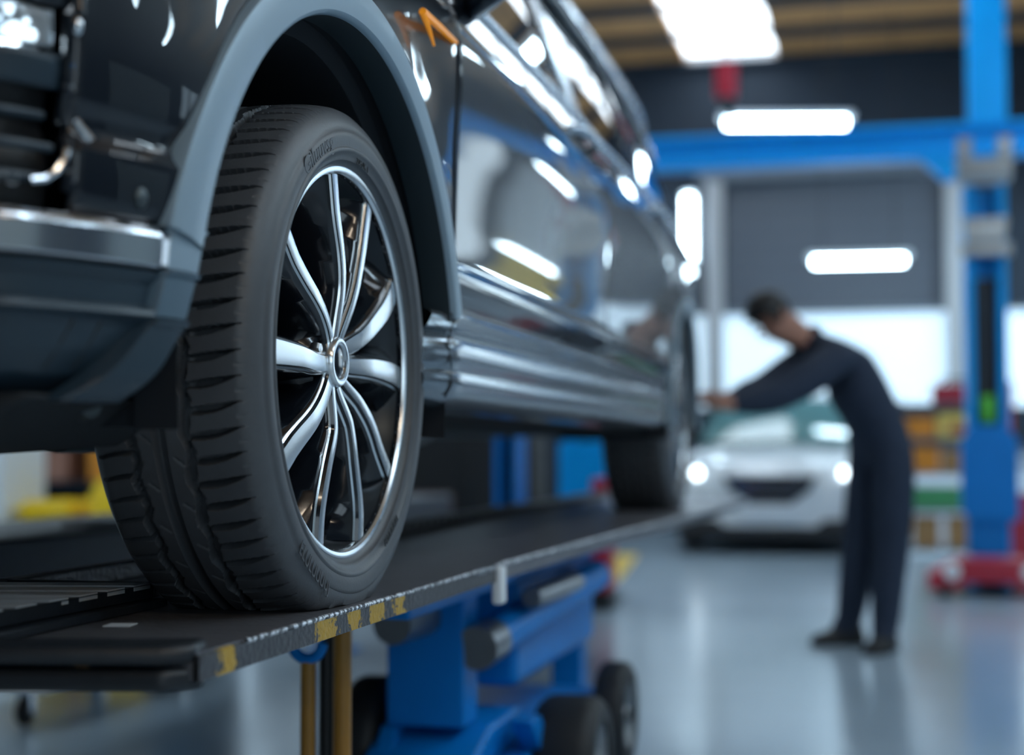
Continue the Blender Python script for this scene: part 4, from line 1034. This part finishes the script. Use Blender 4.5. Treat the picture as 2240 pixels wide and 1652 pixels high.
# ------------------------------------------------------------------ white car
wc = thing('car', 'white saloon car parked nose-on at the back beside the bending person', 'car', (15.0, 0.95, 0))
WCX, WCY = 13.2, 0.95
def secs():
    """(x, list of (halfwidth fraction, z)) cross sections of the body, nose to tail"""
    out = []
    spec = [(0.00, 0.50, 0.22, 0.66), (0.04, 0.72, 0.19, 0.70), (0.14, 0.81, 0.17, 0.76), (0.35, 0.855, 0.16, 0.84), (0.8, 0.87, 0.16, 0.90), (1.3, 0.875, 0.17, 0.95), (2.0, 0.88, 0.17, 0.96), (3.2, 0.88, 0.17, 0.97), (3.9, 0.87, 0.19, 0.97), (4.3, 0.83, 0.24, 0.95), (4.42, 0.74, 0.32, 0.90)]
    for dx, w, z0, z1 in spec:
        zs = (z0, z0 + 0.06, z0 + 0.2, (z0 + z1) / 2 + 0.08, z1 - 0.10, z1 - 0.03, z1)
        ws = (0.86, 0.97, 1.0, 1.0, 0.97, 0.90, 0.78)
        out.append((dx, [(w * f, z) for f, z in zip(ws, zs)], z1))
    return out
P = []
for dx, pr, zt in secs():
    row = [(WCX + dx, WCY - w, z) for w, z in pr]
    row += [(WCX + dx - (0.03 if dx < 0.2 else 0), WCY + pr[-1][0] * t, zt + 0.03 * (1 - t * t)) for t in (-0.6, -0.2, 0.2, 0.6)]
    row += [(WCX + dx, WCY + w, z) for w, z in reversed(pr)]
    P.append(row)
b = MB(); b.grid(P); n = len(P[0]); b.add(P[0], [tuple(range(n))]); b.add(P[-1], [tuple(range(n))[::-1]])
wcb = obj('body', b, M['cardwhite'], wc, smooth=50)
md = wcb.modifiers.new('sub', 'SUBSURF'); md.levels = 1; md.render_levels = 1
def cabin(x_, w, z): return (WCX + x_, WCY + w, z)
P = []
for x_, z, w in ((1.15, 0.965, 0.74), (1.45, 1.17, 0.68), (1.85, 1.40, 0.58), (2.5, 1.46, 0.57), (3.2, 1.42, 0.57), (3.7, 1.15, 0.66), (3.95, 0.97, 0.72)):
    P.append([cabin(x_, -w * 1.0, min(z, 0.96)), cabin(x_, -w, z - 0.05 * (z > 1.2)), cabin(x_, -w * 0.85, z), cabin(x_, 0, z + 0.02), cabin(x_, w * 0.85, z), cabin(x_, w, z - 0.05 * (z > 1.2)), cabin(x_, w * 1.0, min(z, 0.96))])
b = MB(); b.grid(P[2:5]); obj('roof', b, M['cardwhite'], wc, solid=0.02)
b = MB(); b.grid([r_[1:6] for r_ in P[:3]]); obj('windscreen', b, M['glass2'], wc)
b = MB(); b.grid([r_[1:6] for r_ in P[4:]]); obj('rear_screen', b, M['glass2'], wc)
for s_ in (-1, 1):
    b = MB(); ring = [cabin(1.25, s_ * 0.735, 0.965), cabin(1.60, s_ * 0.66, 1.23), cabin(1.9, s_ * 0.59, 1.38), cabin(3.2, s_ * 0.59, 1.38), cabin(3.85, s_ * 0.70, 0.98)]
    b.add(ring, [(0, 1, 2, 3, 4)]); obj('side_window', b, M['glass2'], wc, solid=0.012)
b = MB()
for (y, z, r_) in ((-0.30, 1.07, 0.15), (0.26, 1.05, 0.13), (0.02, 1.0, 0.10)): b.sphere(cabin(1.75, y, z), r_, 14, 10, 0, (1, 1, 1.1))
obj('seat_headrests', b, M['white'], wc)
for s_ in (-1, 1):
    b = MB(); b.sphere(cabin(0.13, s_ * 0.640, 0.695), 0.095, 18, 12, 0, (0.7, 1.25, 0.72)); hl = obj('headlamp', b, M['chrome'], wc)
    b = MB(); b.sphere(cabin(0.06, s_ * 0.635, 0.700), 0.038, 12, 8); obj('lit_bulb', b, M['drl'], hl)
    b = MB(); b.sphere(cabin(1.05, s_ * 0.98, 1.02), 0.09, 14, 10, 0, (0.6, 1.1, 0.7)); obj('door_mirror', b, M['cardwhite'], wc)
b = MB(); b.prism([(-0.40, 0.68), (0.40, 0.68), (0.34, 0.56), (0.18, 0.44), (-0.18, 0.44), (-0.34, 0.56)], 'x', WCX - 0.045, WCX + 0.05); b.v = [(v[0], v[1] + WCY, v[2]) for v in b.v]
gr = obj('grille', b, M['black'], wc, bevel=0.015)
b = MB()
for k in range(3): b.span((WCX - 0.055, WCY - 0.36 + 0.06 * k, 0.62 - 0.055 * k), (WCX - 0.035, WCY + 0.36 - 0.06 * k, 0.635 - 0.055 * k))
obj('grille_bar', b, M['chrome'], gr)
b = MB(); b.span((WCX - 0.06, WCY - 0.26, 0.33), (WCX - 0.04, WCY + 0.26, 0.43)); obj('number_plate', b, M['white'], wc, bevel=0.004)
b = MB(); b.prism([(-0.80, 0.13), (-0.72, 0.31), (-0.45, 0.30), (-0.40, 0.24), (0.40, 0.24), (0.45, 0.30), (0.72, 0.31), (0.80, 0.13)], 'x', WCX - 0.05, WCX + 0.22); b.v = [(v[0], v[1] + WCY, v[2]) for v in b.v]
obj('front_bumper_lip', b, M['black'], wc, bevel=0.02)
b = MB(); b.span((WCX + 0.35, WCY - 0.70, 0.15), (WCX + 4.2, WCY + 0.70, 0.40)); obj('underbody', b, M['under'], wc, bevel=0.02)
for x_ in (0.85, 3.5):
    for s_ in (-1, 1):
        b = MB(); b.lathe([(0.20, -0.10), (0.30, -0.10), (0.325, -0.07), (0.325, 0.07), (0.30, 0.10), (0.20, 0.10)], (WCX + x_, WCY + s_ * 0.76, 0.325), 'y', 32); w_ = obj('wheel', b, M['cart_rubber'], wc)
        b = MB(); b.lathe([(0.0, -0.085), (0.06, -0.09), (0.19, -0.07), (0.205, -0.09), (0.205, 0.09), (0.19, 0.07), (0.06, 0.09), (0.0, 0.085)], (WCX + x_, WCY + s_ * 0.76, 0.325), 'y', 24); obj('wheel_rim', b, M['steel'], w_)

# ------------------------------------------------------------------ the mechanic
man = thing('person', 'person in a dark navy coverall bending forward, hands on the SUV tail corner', 'person', (7.05, 0.05, 0))
def skin_mesh(nodes, edges, sub=2):
    """nodes: name -> (x, y, z, rx, ry); a Skin modifier grown over the joints, returned as a mesh"""
    names = list(nodes); me = bpy.data.meshes.new('joints')
    me.from_pydata([nodes[k][:3] for k in names], [(names.index(a), names.index(c)) for a, c in edges], [])
    o = bpy.data.objects.new('joints', me); COL.objects.link(o)
    md = o.modifiers.new('skin', 'SKIN'); md.use_smooth_shade = True; md.branch_smoothing = 0.6
    sv = me.skin_vertices[0].data
    for i, k in enumerate(names):
        sv[i].radius = (nodes[k][3], nodes[k][4]); sv[i].use_root = (i == 0)
    ms = o.modifiers.new('sub', 'SUBSURF'); ms.levels = sub; ms.render_levels = sub
    dg = bpy.context.evaluated_depsgraph_get(); dg.update()
    out = bpy.data.meshes.new_from_object(o.evaluated_get(dg))
    bpy.data.objects.remove(o); bpy.data.meshes.remove(me)
    return out
N = {
 'pelvis': (7.060, -0.010, 0.965, 0.175, 0.160), 'waist': (7.025, 0.060, 1.085, 0.190, 0.170), 'chest': (6.965, 0.165, 1.245, 0.205, 0.190), 'upper': (6.925, 0.245, 1.345, 0.170, 0.145),
 'neck': (6.880, 0.335, 1.408, 0.062, 0.062), 'skull': (6.835, 0.425, 1.468, 0.085, 0.078), 'crown': (6.800, 0.490, 1.515, 0.088, 0.092), 'top': (6.785, 0.515, 1.55, 0.06, 0.07),
 'jaw': (6.805, 0.475, 1.405, 0.045, 0.045),
 'hipF': (7.135, 0.045, 0.900, 0.118, 0.118), 'kneeF': (7.165, 0.105, 0.470, 0.092, 0.090), 'shinF': (7.190, 0.135, 0.26, 0.080, 0.078), 'ankF': (7.212, 0.165, 0.085, 0.066, 0.062),
 'hipB': (7.005, -0.055, 0.900, 0.125, 0.125), 'kneeB': (7.030, -0.030, 0.475, 0.092, 0.090), 'shinB': (7.025, -0.012, 0.26, 0.080, 0.078), 'ankB': (7.012, 0.000, 0.085, 0.066, 0.062),
 'footF': (7.165, 0.235, 0.052, 0.045, 0.040), 'footB': (6.940, 0.030, 0.050, 0.045, 0.040),
 'shN': (6.790, 0.185, 1.300, 0.100, 0.098), 'elN': (6.590, 0.445, 1.130, 0.078, 0.076), 'foreN': (6.52, 0.545, 1.105, 0.064, 0.062), 'wrN': (6.462, 0.630, 1.085, 0.034, 0.032), 'paN': (6.432, 0.690, 1.095, 0.046, 0.026),
 'shF': (7.060, 0.300, 1.345, 0.100, 0.098), 'elF': (6.860, 0.515, 1.175, 0.078, 0.076), 'foreF': (6.74, 0.59, 1.15, 0.064, 0.062), 'wrF': (6.640, 0.655, 1.130, 0.034, 0.032), 'paF': (6.585, 0.700, 1.135, 0.046, 0.026),
}
Ed = [('pelvis','waist'),('waist','chest'),('chest','upper'),('upper','neck'),('neck','skull'),('skull','crown'),('crown','top'),('skull','jaw'),
      ('pelvis','hipF'),('hipF','kneeF'),('kneeF','shinF'),('shinF','ankF'),('ankF','footF'),('pelvis','hipB'),('hipB','kneeB'),('kneeB','shinB'),('shinB','ankB'),('ankB','footB'),
      ('upper','shN'),('shN','elN'),('elN','foreN'),('foreN','wrN'),('wrN','paN'),('upper','shF'),('shF','elF'),('elF','foreF'),('foreF','wrF'),('wrF','paF')]
for tag_, palm in (('N', N['paN']), ('F', N['paF'])):
    wr = Vector(N['wr' + tag_][:3]); pa = Vector(palm[:3]); d = (pa - wr).normalized(); side_v = Vector((-d.y, d.x, 0)).normalized(); up_v = d.cross(side_v)
    for i, (off, ln) in enumerate(((-0.030, 0.070), (-0.010, 0.082), (0.011, 0.076), (0.030, 0.058))):
        k1 = pa + d * 0.030 + side_v * off; k2 = k1 + d * ln * 0.5 + up_v * (0.006 + 0.003 * i); k3 = k2 + d * ln * 0.40 + Vector((0, 0, -0.018 - 0.004 * i))
        for nm, p, r_ in (('a', k1, 0.0095), ('b', k2, 0.0088), ('c', k3, 0.0072)): N['f%s%d%s' % (tag_, i, nm)] = (*p, r_, r_)
        Ed += [('pa' + tag_, 'f%s%da' % (tag_, i)), ('f%s%da' % (tag_, i), 'f%s%db' % (tag_, i)), ('f%s%db' % (tag_, i), 'f%s%dc' % (tag_, i))]
    t1 = wr + d * 0.030 - side_v * 0.040; t2 = t1 + d * 0.034 - side_v * 0.012 + Vector((0, 0, -0.01))
    N['t%sa' % tag_] = (*t1, 0.012, 0.012); N['t%sb' % tag_] = (*t2, 0.0095, 0.0095)
    Ed += [('wr' + tag_, 't%sa' % tag_), ('t%sa' % tag_, 't%sb' % tag_)]
me = skin_mesh(N, Ed, 2)
me.materials.clear(); me.materials.append(M['navy']); me.materials.append(M['skin'])
wrN, wrF, nk = Vector(N['wrN'][:3]), Vector(N['wrF'][:3]), Vector(N['neck'][:3])
dN = (wrN - Vector(N['foreN'][:3])).normalized(); dF = (wrF - Vector(N['foreF'][:3])).normalized(); dK = (Vector(N['skull'][:3]) - nk).normalized()
for p in me.polygons:
    c = p.center
    def near_line(a_, d_): k_ = (c - a_).dot(d_); return -0.01 < k_ < 0.28 and (c - a_ - d_ * k_).length < 0.085
    hand = near_line(wrN, dN) or near_line(wrF, dF)
    head = (c - nk).dot(dK) > 0.005 and (c - nk).length < 0.25 and c.z > 1.345 and (c - nk - dK * (c - nk).dot(dK)).length < 0.13
    p.material_index = 1 if (hand or head) else 0
    p.use_smooth = True
for v in me.vertices: v.co -= man.location
bo = bpy.data.objects.new('body', me); COL.objects.link(bo); bo.parent = man
hd = Vector((6.803, 0.485, 1.495))
face = Vector((-0.55, 0.62, -0.56)).normalized(); upv = Vector((-0.25, 0.45, 0.85)); upv = (upv - face * upv.dot(face)).normalized(); sv_ = face.cross(upv)
def hp(f, u, s_): return hd + face * f + upv * u + sv_ * s_
b = MB(); P = []
for i in range(13):
    t = PI * 0.60 * i / 12; row = []
    for k in range(25):
        a = 2 * PI * k / 24; fr = math.cos(a)
        rr = 0.103
        tt = t * (0.72 if fr > 0.3 else 1.0)
        row.append(hp(rr * 1.06 * math.sin(tt) * math.cos(a), 0.012 + rr * 1.08 * math.cos(tt), rr * 0.90 * math.sin(tt) * math.sin(a)))
    P.append(row)
b.grid(P); obj('hair', b, M['hair'], man, solid=0.014)
b = MB(); P = [hp(0.082, 0.0, 0), hp(0.112, -0.035, 0), hp(0.088, -0.045, 0.016), hp(0.088, -0.045, -0.016), hp(0.08, -0.048, 0)]
b.add(P, [(0, 1, 2), (0, 3, 1), (1, 4, 2), (1, 3, 4)]); obj('nose', b, M['skin'], man)
for s_ in (-1, 1):
    b = MB(); b.sphere(hp(0.082, 0.006, s_ * 0.033), 0.011, 10, 8); obj('eye', b, M['shoe'], man)
    b = MB(); b.sphere(hp(-0.005, -0.008, s_ * 0.088), 0.026, 12, 8, 0, (0.7, 0.5, 1.0)); obj('ear', b, M['skin'], man)
b = MB(); b.tube([hp(0.088, -0.066, -0.022), hp(0.094, -0.068, 0), hp(0.088, -0.066, 0.022)], 0.005, 8); obj('mouth', b, M['redp'], man)
for (a_, f_) in ((N['ankF'], Vector((7.135, 0.285, 0.0))), (N['ankB'], Vector((6.885, 0.045, 0.0)))):
    A = Vector((a_[0], a_[1], 0)); d = (Vector((f_.x, f_.y, 0)) - A).normalized(); s_ = Vector((-d.y, d.x, 0)); ln = 0.17
    P = []
    for (q, w, h) in ((-0.075, 0.030, 0.075), (-0.06, 0.044, 0.095), (0.0, 0.046, 0.100), (0.06, 0.050, 0.080), (0.12, 0.054, 0.062), (0.165, 0.044, 0.048), (0.19, 0.022, 0.034)):
        c = A + d * q
        P.append([c - s_ * w + Vector((0, 0, 0.002)), c - s_ * w * 1.02 + Vector((0, 0, h * 0.55)), c - s_ * w * 0.55 + Vector((0, 0, h)), c + s_ * w * 0.55 + Vector((0, 0, h)), c + s_ * w * 1.02 + Vector((0, 0, h * 0.55)), c + s_ * w + Vector((0, 0, 0.002)), c - s_ * w + Vector((0, 0, 0.002))])
    b = MB(); b.grid(P); b.add(P[0][:6], [tuple(range(6))]); b.add(P[-1][:6], [tuple(range(6))[::-1]]); obj('shoe', b, M['shoe'], man, smooth=60)
b = MB(); b.tube([Vector(N['neck'][:3]) + (Vector((0.5, 0.5, 0)).normalized() * math.cos(a) + Vector((-0.4, 0.4, 0.5)).normalized().cross(Vector((0.5, 0.5, 0)).normalized()) * math.sin(a)) * 0.066 - dK * 0.012 for a in np.linspace(0, 2 * PI, 21)], 0.016, 8, cap=False); obj('collar', b, M['navy'], man)

# ------------------------------------------------------------------ shelf with bins behind the column
sh = thing('shelving_unit', 'dark shelving unit with coloured bins between the person and the blue column', 'shelf', (13.0, -0.45, 0))
for x in (12.8, 13.2):
    for y in (-0.74, -0.14):
        b = MB(); b.span((x - 0.02, y - 0.02, 0), (x + 0.02, y + 0.02, 1.30)); obj('post', b, M['black'], sh)
for z in (0.10, 0.42, 0.72, 1.0, 1.28):
    b = MB(); b.span((12.78, -0.76, z - 0.025), (13.22, -0.12, z)); obj('shelf_board', b, M['wall_mid'], sh)
def bin_(name, label, cat, a, c, m, group=None):
    t = thing(name, label, cat, ((a[0] + c[0]) / 2, (a[1] + c[1]) / 2, a[2]), group)
    b = MB(); th_ = 0.012
    b.span(a, (c[0], c[1], a[2] + th_)); b.span(a, (a[0] + th_, c[1], c[2])); b.span((c[0] - th_, a[1], a[2]), c); b.span(a, (c[0], a[1] + th_, c[2])); b.span((a[0], c[1] - th_, a[2]), c)
    obj('tray', b, m, t, bevel=0.004)
    b = MB(); b.span((a[0] - 0.012, a[1] - 0.006, c[2] - 0.03), (a[0], c[1] + 0.006, c[2])); obj('rim', b, m, t, bevel=0.004)
    return t
bin_('storage_bin', 'pale yellow bin on the upper shelf behind the column', 'bin', (12.83, -0.70, 1.002), (13.15, -0.44, 1.20), M['paleyellow'], 'bins on the shelving unit')
bin_('storage_bin', 'peach orange bin on the upper shelf next to the pale yellow one', 'bin', (12.83, -0.42, 1.002), (13.15, -0.18, 1.17), M['orange'], 'bins on the shelving unit')
bin_('storage_bin', 'bright orange bin on the third shelf of the shelving unit', 'bin', (12.84, -0.45, 0.722), (13.15, -0.18, 0.93), M['orange'], 'bins on the shelving unit')
bin_('storage_bin', 'dark brown bin on the third shelf beside the bright orange one', 'bin', (12.84, -0.70, 0.722), (13.15, -0.47, 0.90), M['cardboard'], 'bins on the shelving unit')
bin_('storage_bin', 'wide green bin on the second shelf of the shelving unit', 'bin', (12.84, -0.70, 0.422), (13.15, -0.18, 0.60), M['green'], 'bins on the shelving unit')
t = thing('cardboard_box', 'brown cardboard box on the lowest shelf under the green bin', 'box', (13.0, -0.45, 0.102))
b = MB(); b.span((12.83, -0.70, 0.102), (13.15, -0.24, 0.36)); obj('carton', b, M['cardboard'], t, bevel=0.004)
b = MB(); b.span((12.828, -0.50, 0.104), (12.83, -0.44, 0.362)); obj('tape_strip', b, M['paper'], t)
t = thing('toolbox', 'dull red toolbox on top of the shelving unit', 'toolbox', (13.0, -0.55, 1.281))
b = MB(); b.span((12.85, -0.76, 1.281), (13.12, -0.40, 1.44)); obj('case', b, M['redp'], t, bevel=0.01)
b = MB(); b.tube([(12.98, -0.70, 1.44), (12.98, -0.66, 1.48), (12.98, -0.50, 1.48), (12.98, -0.46, 1.44)], 0.012, 8); obj('handle', b, M['black'], t)
# long low pale cabinet along the back wall
t = thing('workbench', 'long pale grey workbench running along the back wall under the daylight band', 'workbench', (16.6, -1.8, 0))
b = MB(); b.span((16.35, -4.5, 0.86), (16.95, 0.05, 0.92)); obj('worktop', b, M['wall_mid'], t, bevel=0.008)
for i in range(4):
    y = -4.45 + 1.13 * i; b = MB(); b.span((16.40, y, 0.02), (16.95, y + 1.10, 0.86)); c_ = obj('cabinet', b, M['white'], t, bevel=0.008)
    b = MB(); b.span((16.37, y + 0.2, 0.74), (16.40, y + 0.9, 0.77)); obj('handle', b, M['steel'], c_)
# yellow chevron painted on the floor
b = MB(); b.prism([(9.6, 2.00), (10.4, 1.78), (12.9, 2.05), (12.9, 2.75), (11.2, 2.55)], 'z', 0.0, 0.003)
o = obj('floor_marking', b, M['yellow_paint'], None, smooth=0, origin=(11.3, 2.0, 0)); tag(o, 'yellow painted mark on the floor seen just past the runway edge', 'floor marking')

# ------------------------------------------------------------------ far left background, seen between bumper and runway
t = thing('cabinet', 'white slotted cabinet at far left beyond the runway', 'cabinet', (8.2, 5.25, 0))
b = MB(); b.span((7.95, 5.06, 0.02), (8.45, 5.7, 1.1)); cb = obj('carcass', b, M['white'], t, bevel=0.012)
for z in (0.16, 0.40, 0.64, 0.88):
    b = MB(); b.span((7.935, 5.10, z), (7.95, 5.66, z + 0.20)); dr = obj('drawer', b, M['white'], t, bevel=0.006)
    b = MB(); b.span((7.925, 5.12, z + 0.15), (7.937, 5.64, z + 0.17)); obj('handle', b, M['steel'], dr)
t = thing('storage_tub', 'bright yellow tub with rounded corners left of the front tyre, beside the white cabinet', 'tub', (8.3, 4.85, 0))
b = MB(); b.span((8.05, 4.68, 0.05), (8.45, 5.01, 0.60)); obj('tub_body', b, M['yellow'], t, bevel=0.05, seg=4)
b = MB(); b.span((8.03, 4.66, 0.52), (8.47, 5.03, 0.56)); obj('rim', b, M['yellow'], t, bevel=0.015)
b = MB(); b.span((8.08, 4.72, 0), (8.42, 4.97, 0.05)); obj('base', b, M['black'], t)
t = thing('storage_tub', 'round yellow drum half hidden by the front tyre', 'tub', (8.25, 4.45, 0))
b = MB(); b.lathe([(0, 0.10), (0.14, 0.10), (0.17, 0.16), (0.18, 0.40), (0.17, 0.62), (0.12, 0.72), (0, 0.74)], (8.25, 4.46, 0), 'z', 28); obj('drum', b, M['yellow'], t)
b = MB(); b.lathe([(0.10, 0), (0.13, 0), (0.13, 0.10), (0.10, 0.10)], (8.25, 4.46, 0), 'z', 24); obj('base', b, M['black'], t)
t = thing('storage_rack', 'dark storage rack of boxes behind the yellow tub at far left', 'rack', (9.6, 5.4, 0))
for y in (4.4, 6.6):
    b = MB(); b.span((9.4, y - 0.03, 0), (9.9, y + 0.03, 1.6)); obj('side_frame', b, M['wall_dark'], t)
for z in (0.30, 0.68, 1.1, 1.5):
    b = MB(); b.span((9.4, 4.4, z - 0.03), (9.9, 6.6, z)); obj('shelf_board', b, M['wall_dark'], t)
b = MB(); b.span((9.86, 4.42, 0.02), (9.89, 6.58, 1.58)); obj('back_panel', b, M['wall_dark'], t)
for i, (y0, y1, z, h, m, lb) in enumerate(((5.50, 5.72, 0.681, 0.24, 'skin', 'pinkish box on the far left rack, above the yellow tub'), (5.18, 5.34, 0.681, 0.34, 'orange', 'tall orange carton on the far left rack'), (4.80, 5.05, 0.681, 0.30, 'steel', 'grey metal case on the far left rack nearest the tyre'), (5.80, 6.2, 0.301, 0.22, 'wall_mid', 'dull grey crate on the low shelf of the far left rack'), (5.1, 5.6, 0.301, 0.2, 'cardboard', 'brown box on the low shelf of the far left rack'))):
    tt = thing('storage_box', lb, 'box', (9.6, (y0 + y1) / 2, z), 'boxes on the far left rack')
    b = MB(); b.span((9.45, y0, z), (9.8, y1, z + h * 0.8)); obj('box_body', b, M[m], tt, bevel=0.01)
    b = MB(); b.span((9.44, y0 - 0.005, z + h * 0.8), (9.81, y1 + 0.005, z + h)); obj('lid', b, M[m], tt, bevel=0.01)
# red crate seen between the blue column and the rear tyre
t = thing('tool_crate', 'red crate beside the blue column, peeping out ahead of the rear tyre', 'crate', (8.5, 1.56, 0))
b = MB(); b.span((8.40, 1.50, 0.10), (8.62, 1.60, 0.74)); obj('crate_body', b, M['redp'], t, bevel=0.01)
b = MB(); b.span((8.39, 1.49, 0), (8.63, 1.61, 0.10)); obj('plinth', b, M['black'], t)
b = MB(); b.span((8.385, 1.52, 0.50), (8.40, 1.58, 0.53)); obj('handle', b, M['steel'], t)
# pale brown pallet on the far side
t = thing('wooden_crate', 'low dull brown crate seen through the gap just behind the front tyre', 'crate', (9.8, 3.2, 0))
b = MB(); b.span((9.5, 2.9, 0.05), (10.1, 3.45, 0.60)); obj('box_body', b, M['dullbrown'], t, bevel=0.01)
for y in (2.95, 3.18, 3.40):
    b = MB(); b.span((9.5, y - 0.04, 0), (10.1, y + 0.04, 0.05)); obj('runner', b, M['cardboard'], t)

t = thing('gap_darkener', 'long black cabinet added far behind to darken the gap under the SUV', 'cabinet', (10.8, 3.3, 0))  # black block added so the gap beneath the car goes dark
b = MB(); b.span((10.6, 2.45, 0.05), (11.1, 4.6, 1.12)); cb = obj('carcass', b, M['under'], t, bevel=0.01)
for i in range(4):
    y = 2.48 + 0.53 * i
    b = MB(); b.span((10.585, y, 0.10), (10.60, y + 0.50, 1.08)); dr = obj('door', b, M['under'], t, bevel=0.006)
    b = MB(); b.span((10.57, y + 0.42, 0.5), (10.587, y + 0.44, 0.7)); obj('handle', b, M['dark_steel'], dr)

t = thing('added_banner', 'red, white and yellow banner added to reflect in the SUV door, outside the view', 'banner', (16.97, -2.4, 2.55))  # unseen banner, added for its red and yellow in the door reflection
b = MB(); b.span((16.96, -3.1, 2.55), (16.985, -1.75, 3.75)); obj('cloth', b, M['white'], t)
b = MB(); b.prism([(-3.1, 2.55), (-2.1, 2.55), (-3.1, 3.2)], 'x', 16.945, 16.962); obj('yellow_field', b, M['yellow'], t)
b = MB(); b.prism([(-1.75, 2.9), (-1.75, 3.6), (-2.9, 3.75), (-2.3, 3.2)], 'x', 16.945, 16.962); obj('red_field', b, M['redp'], t)
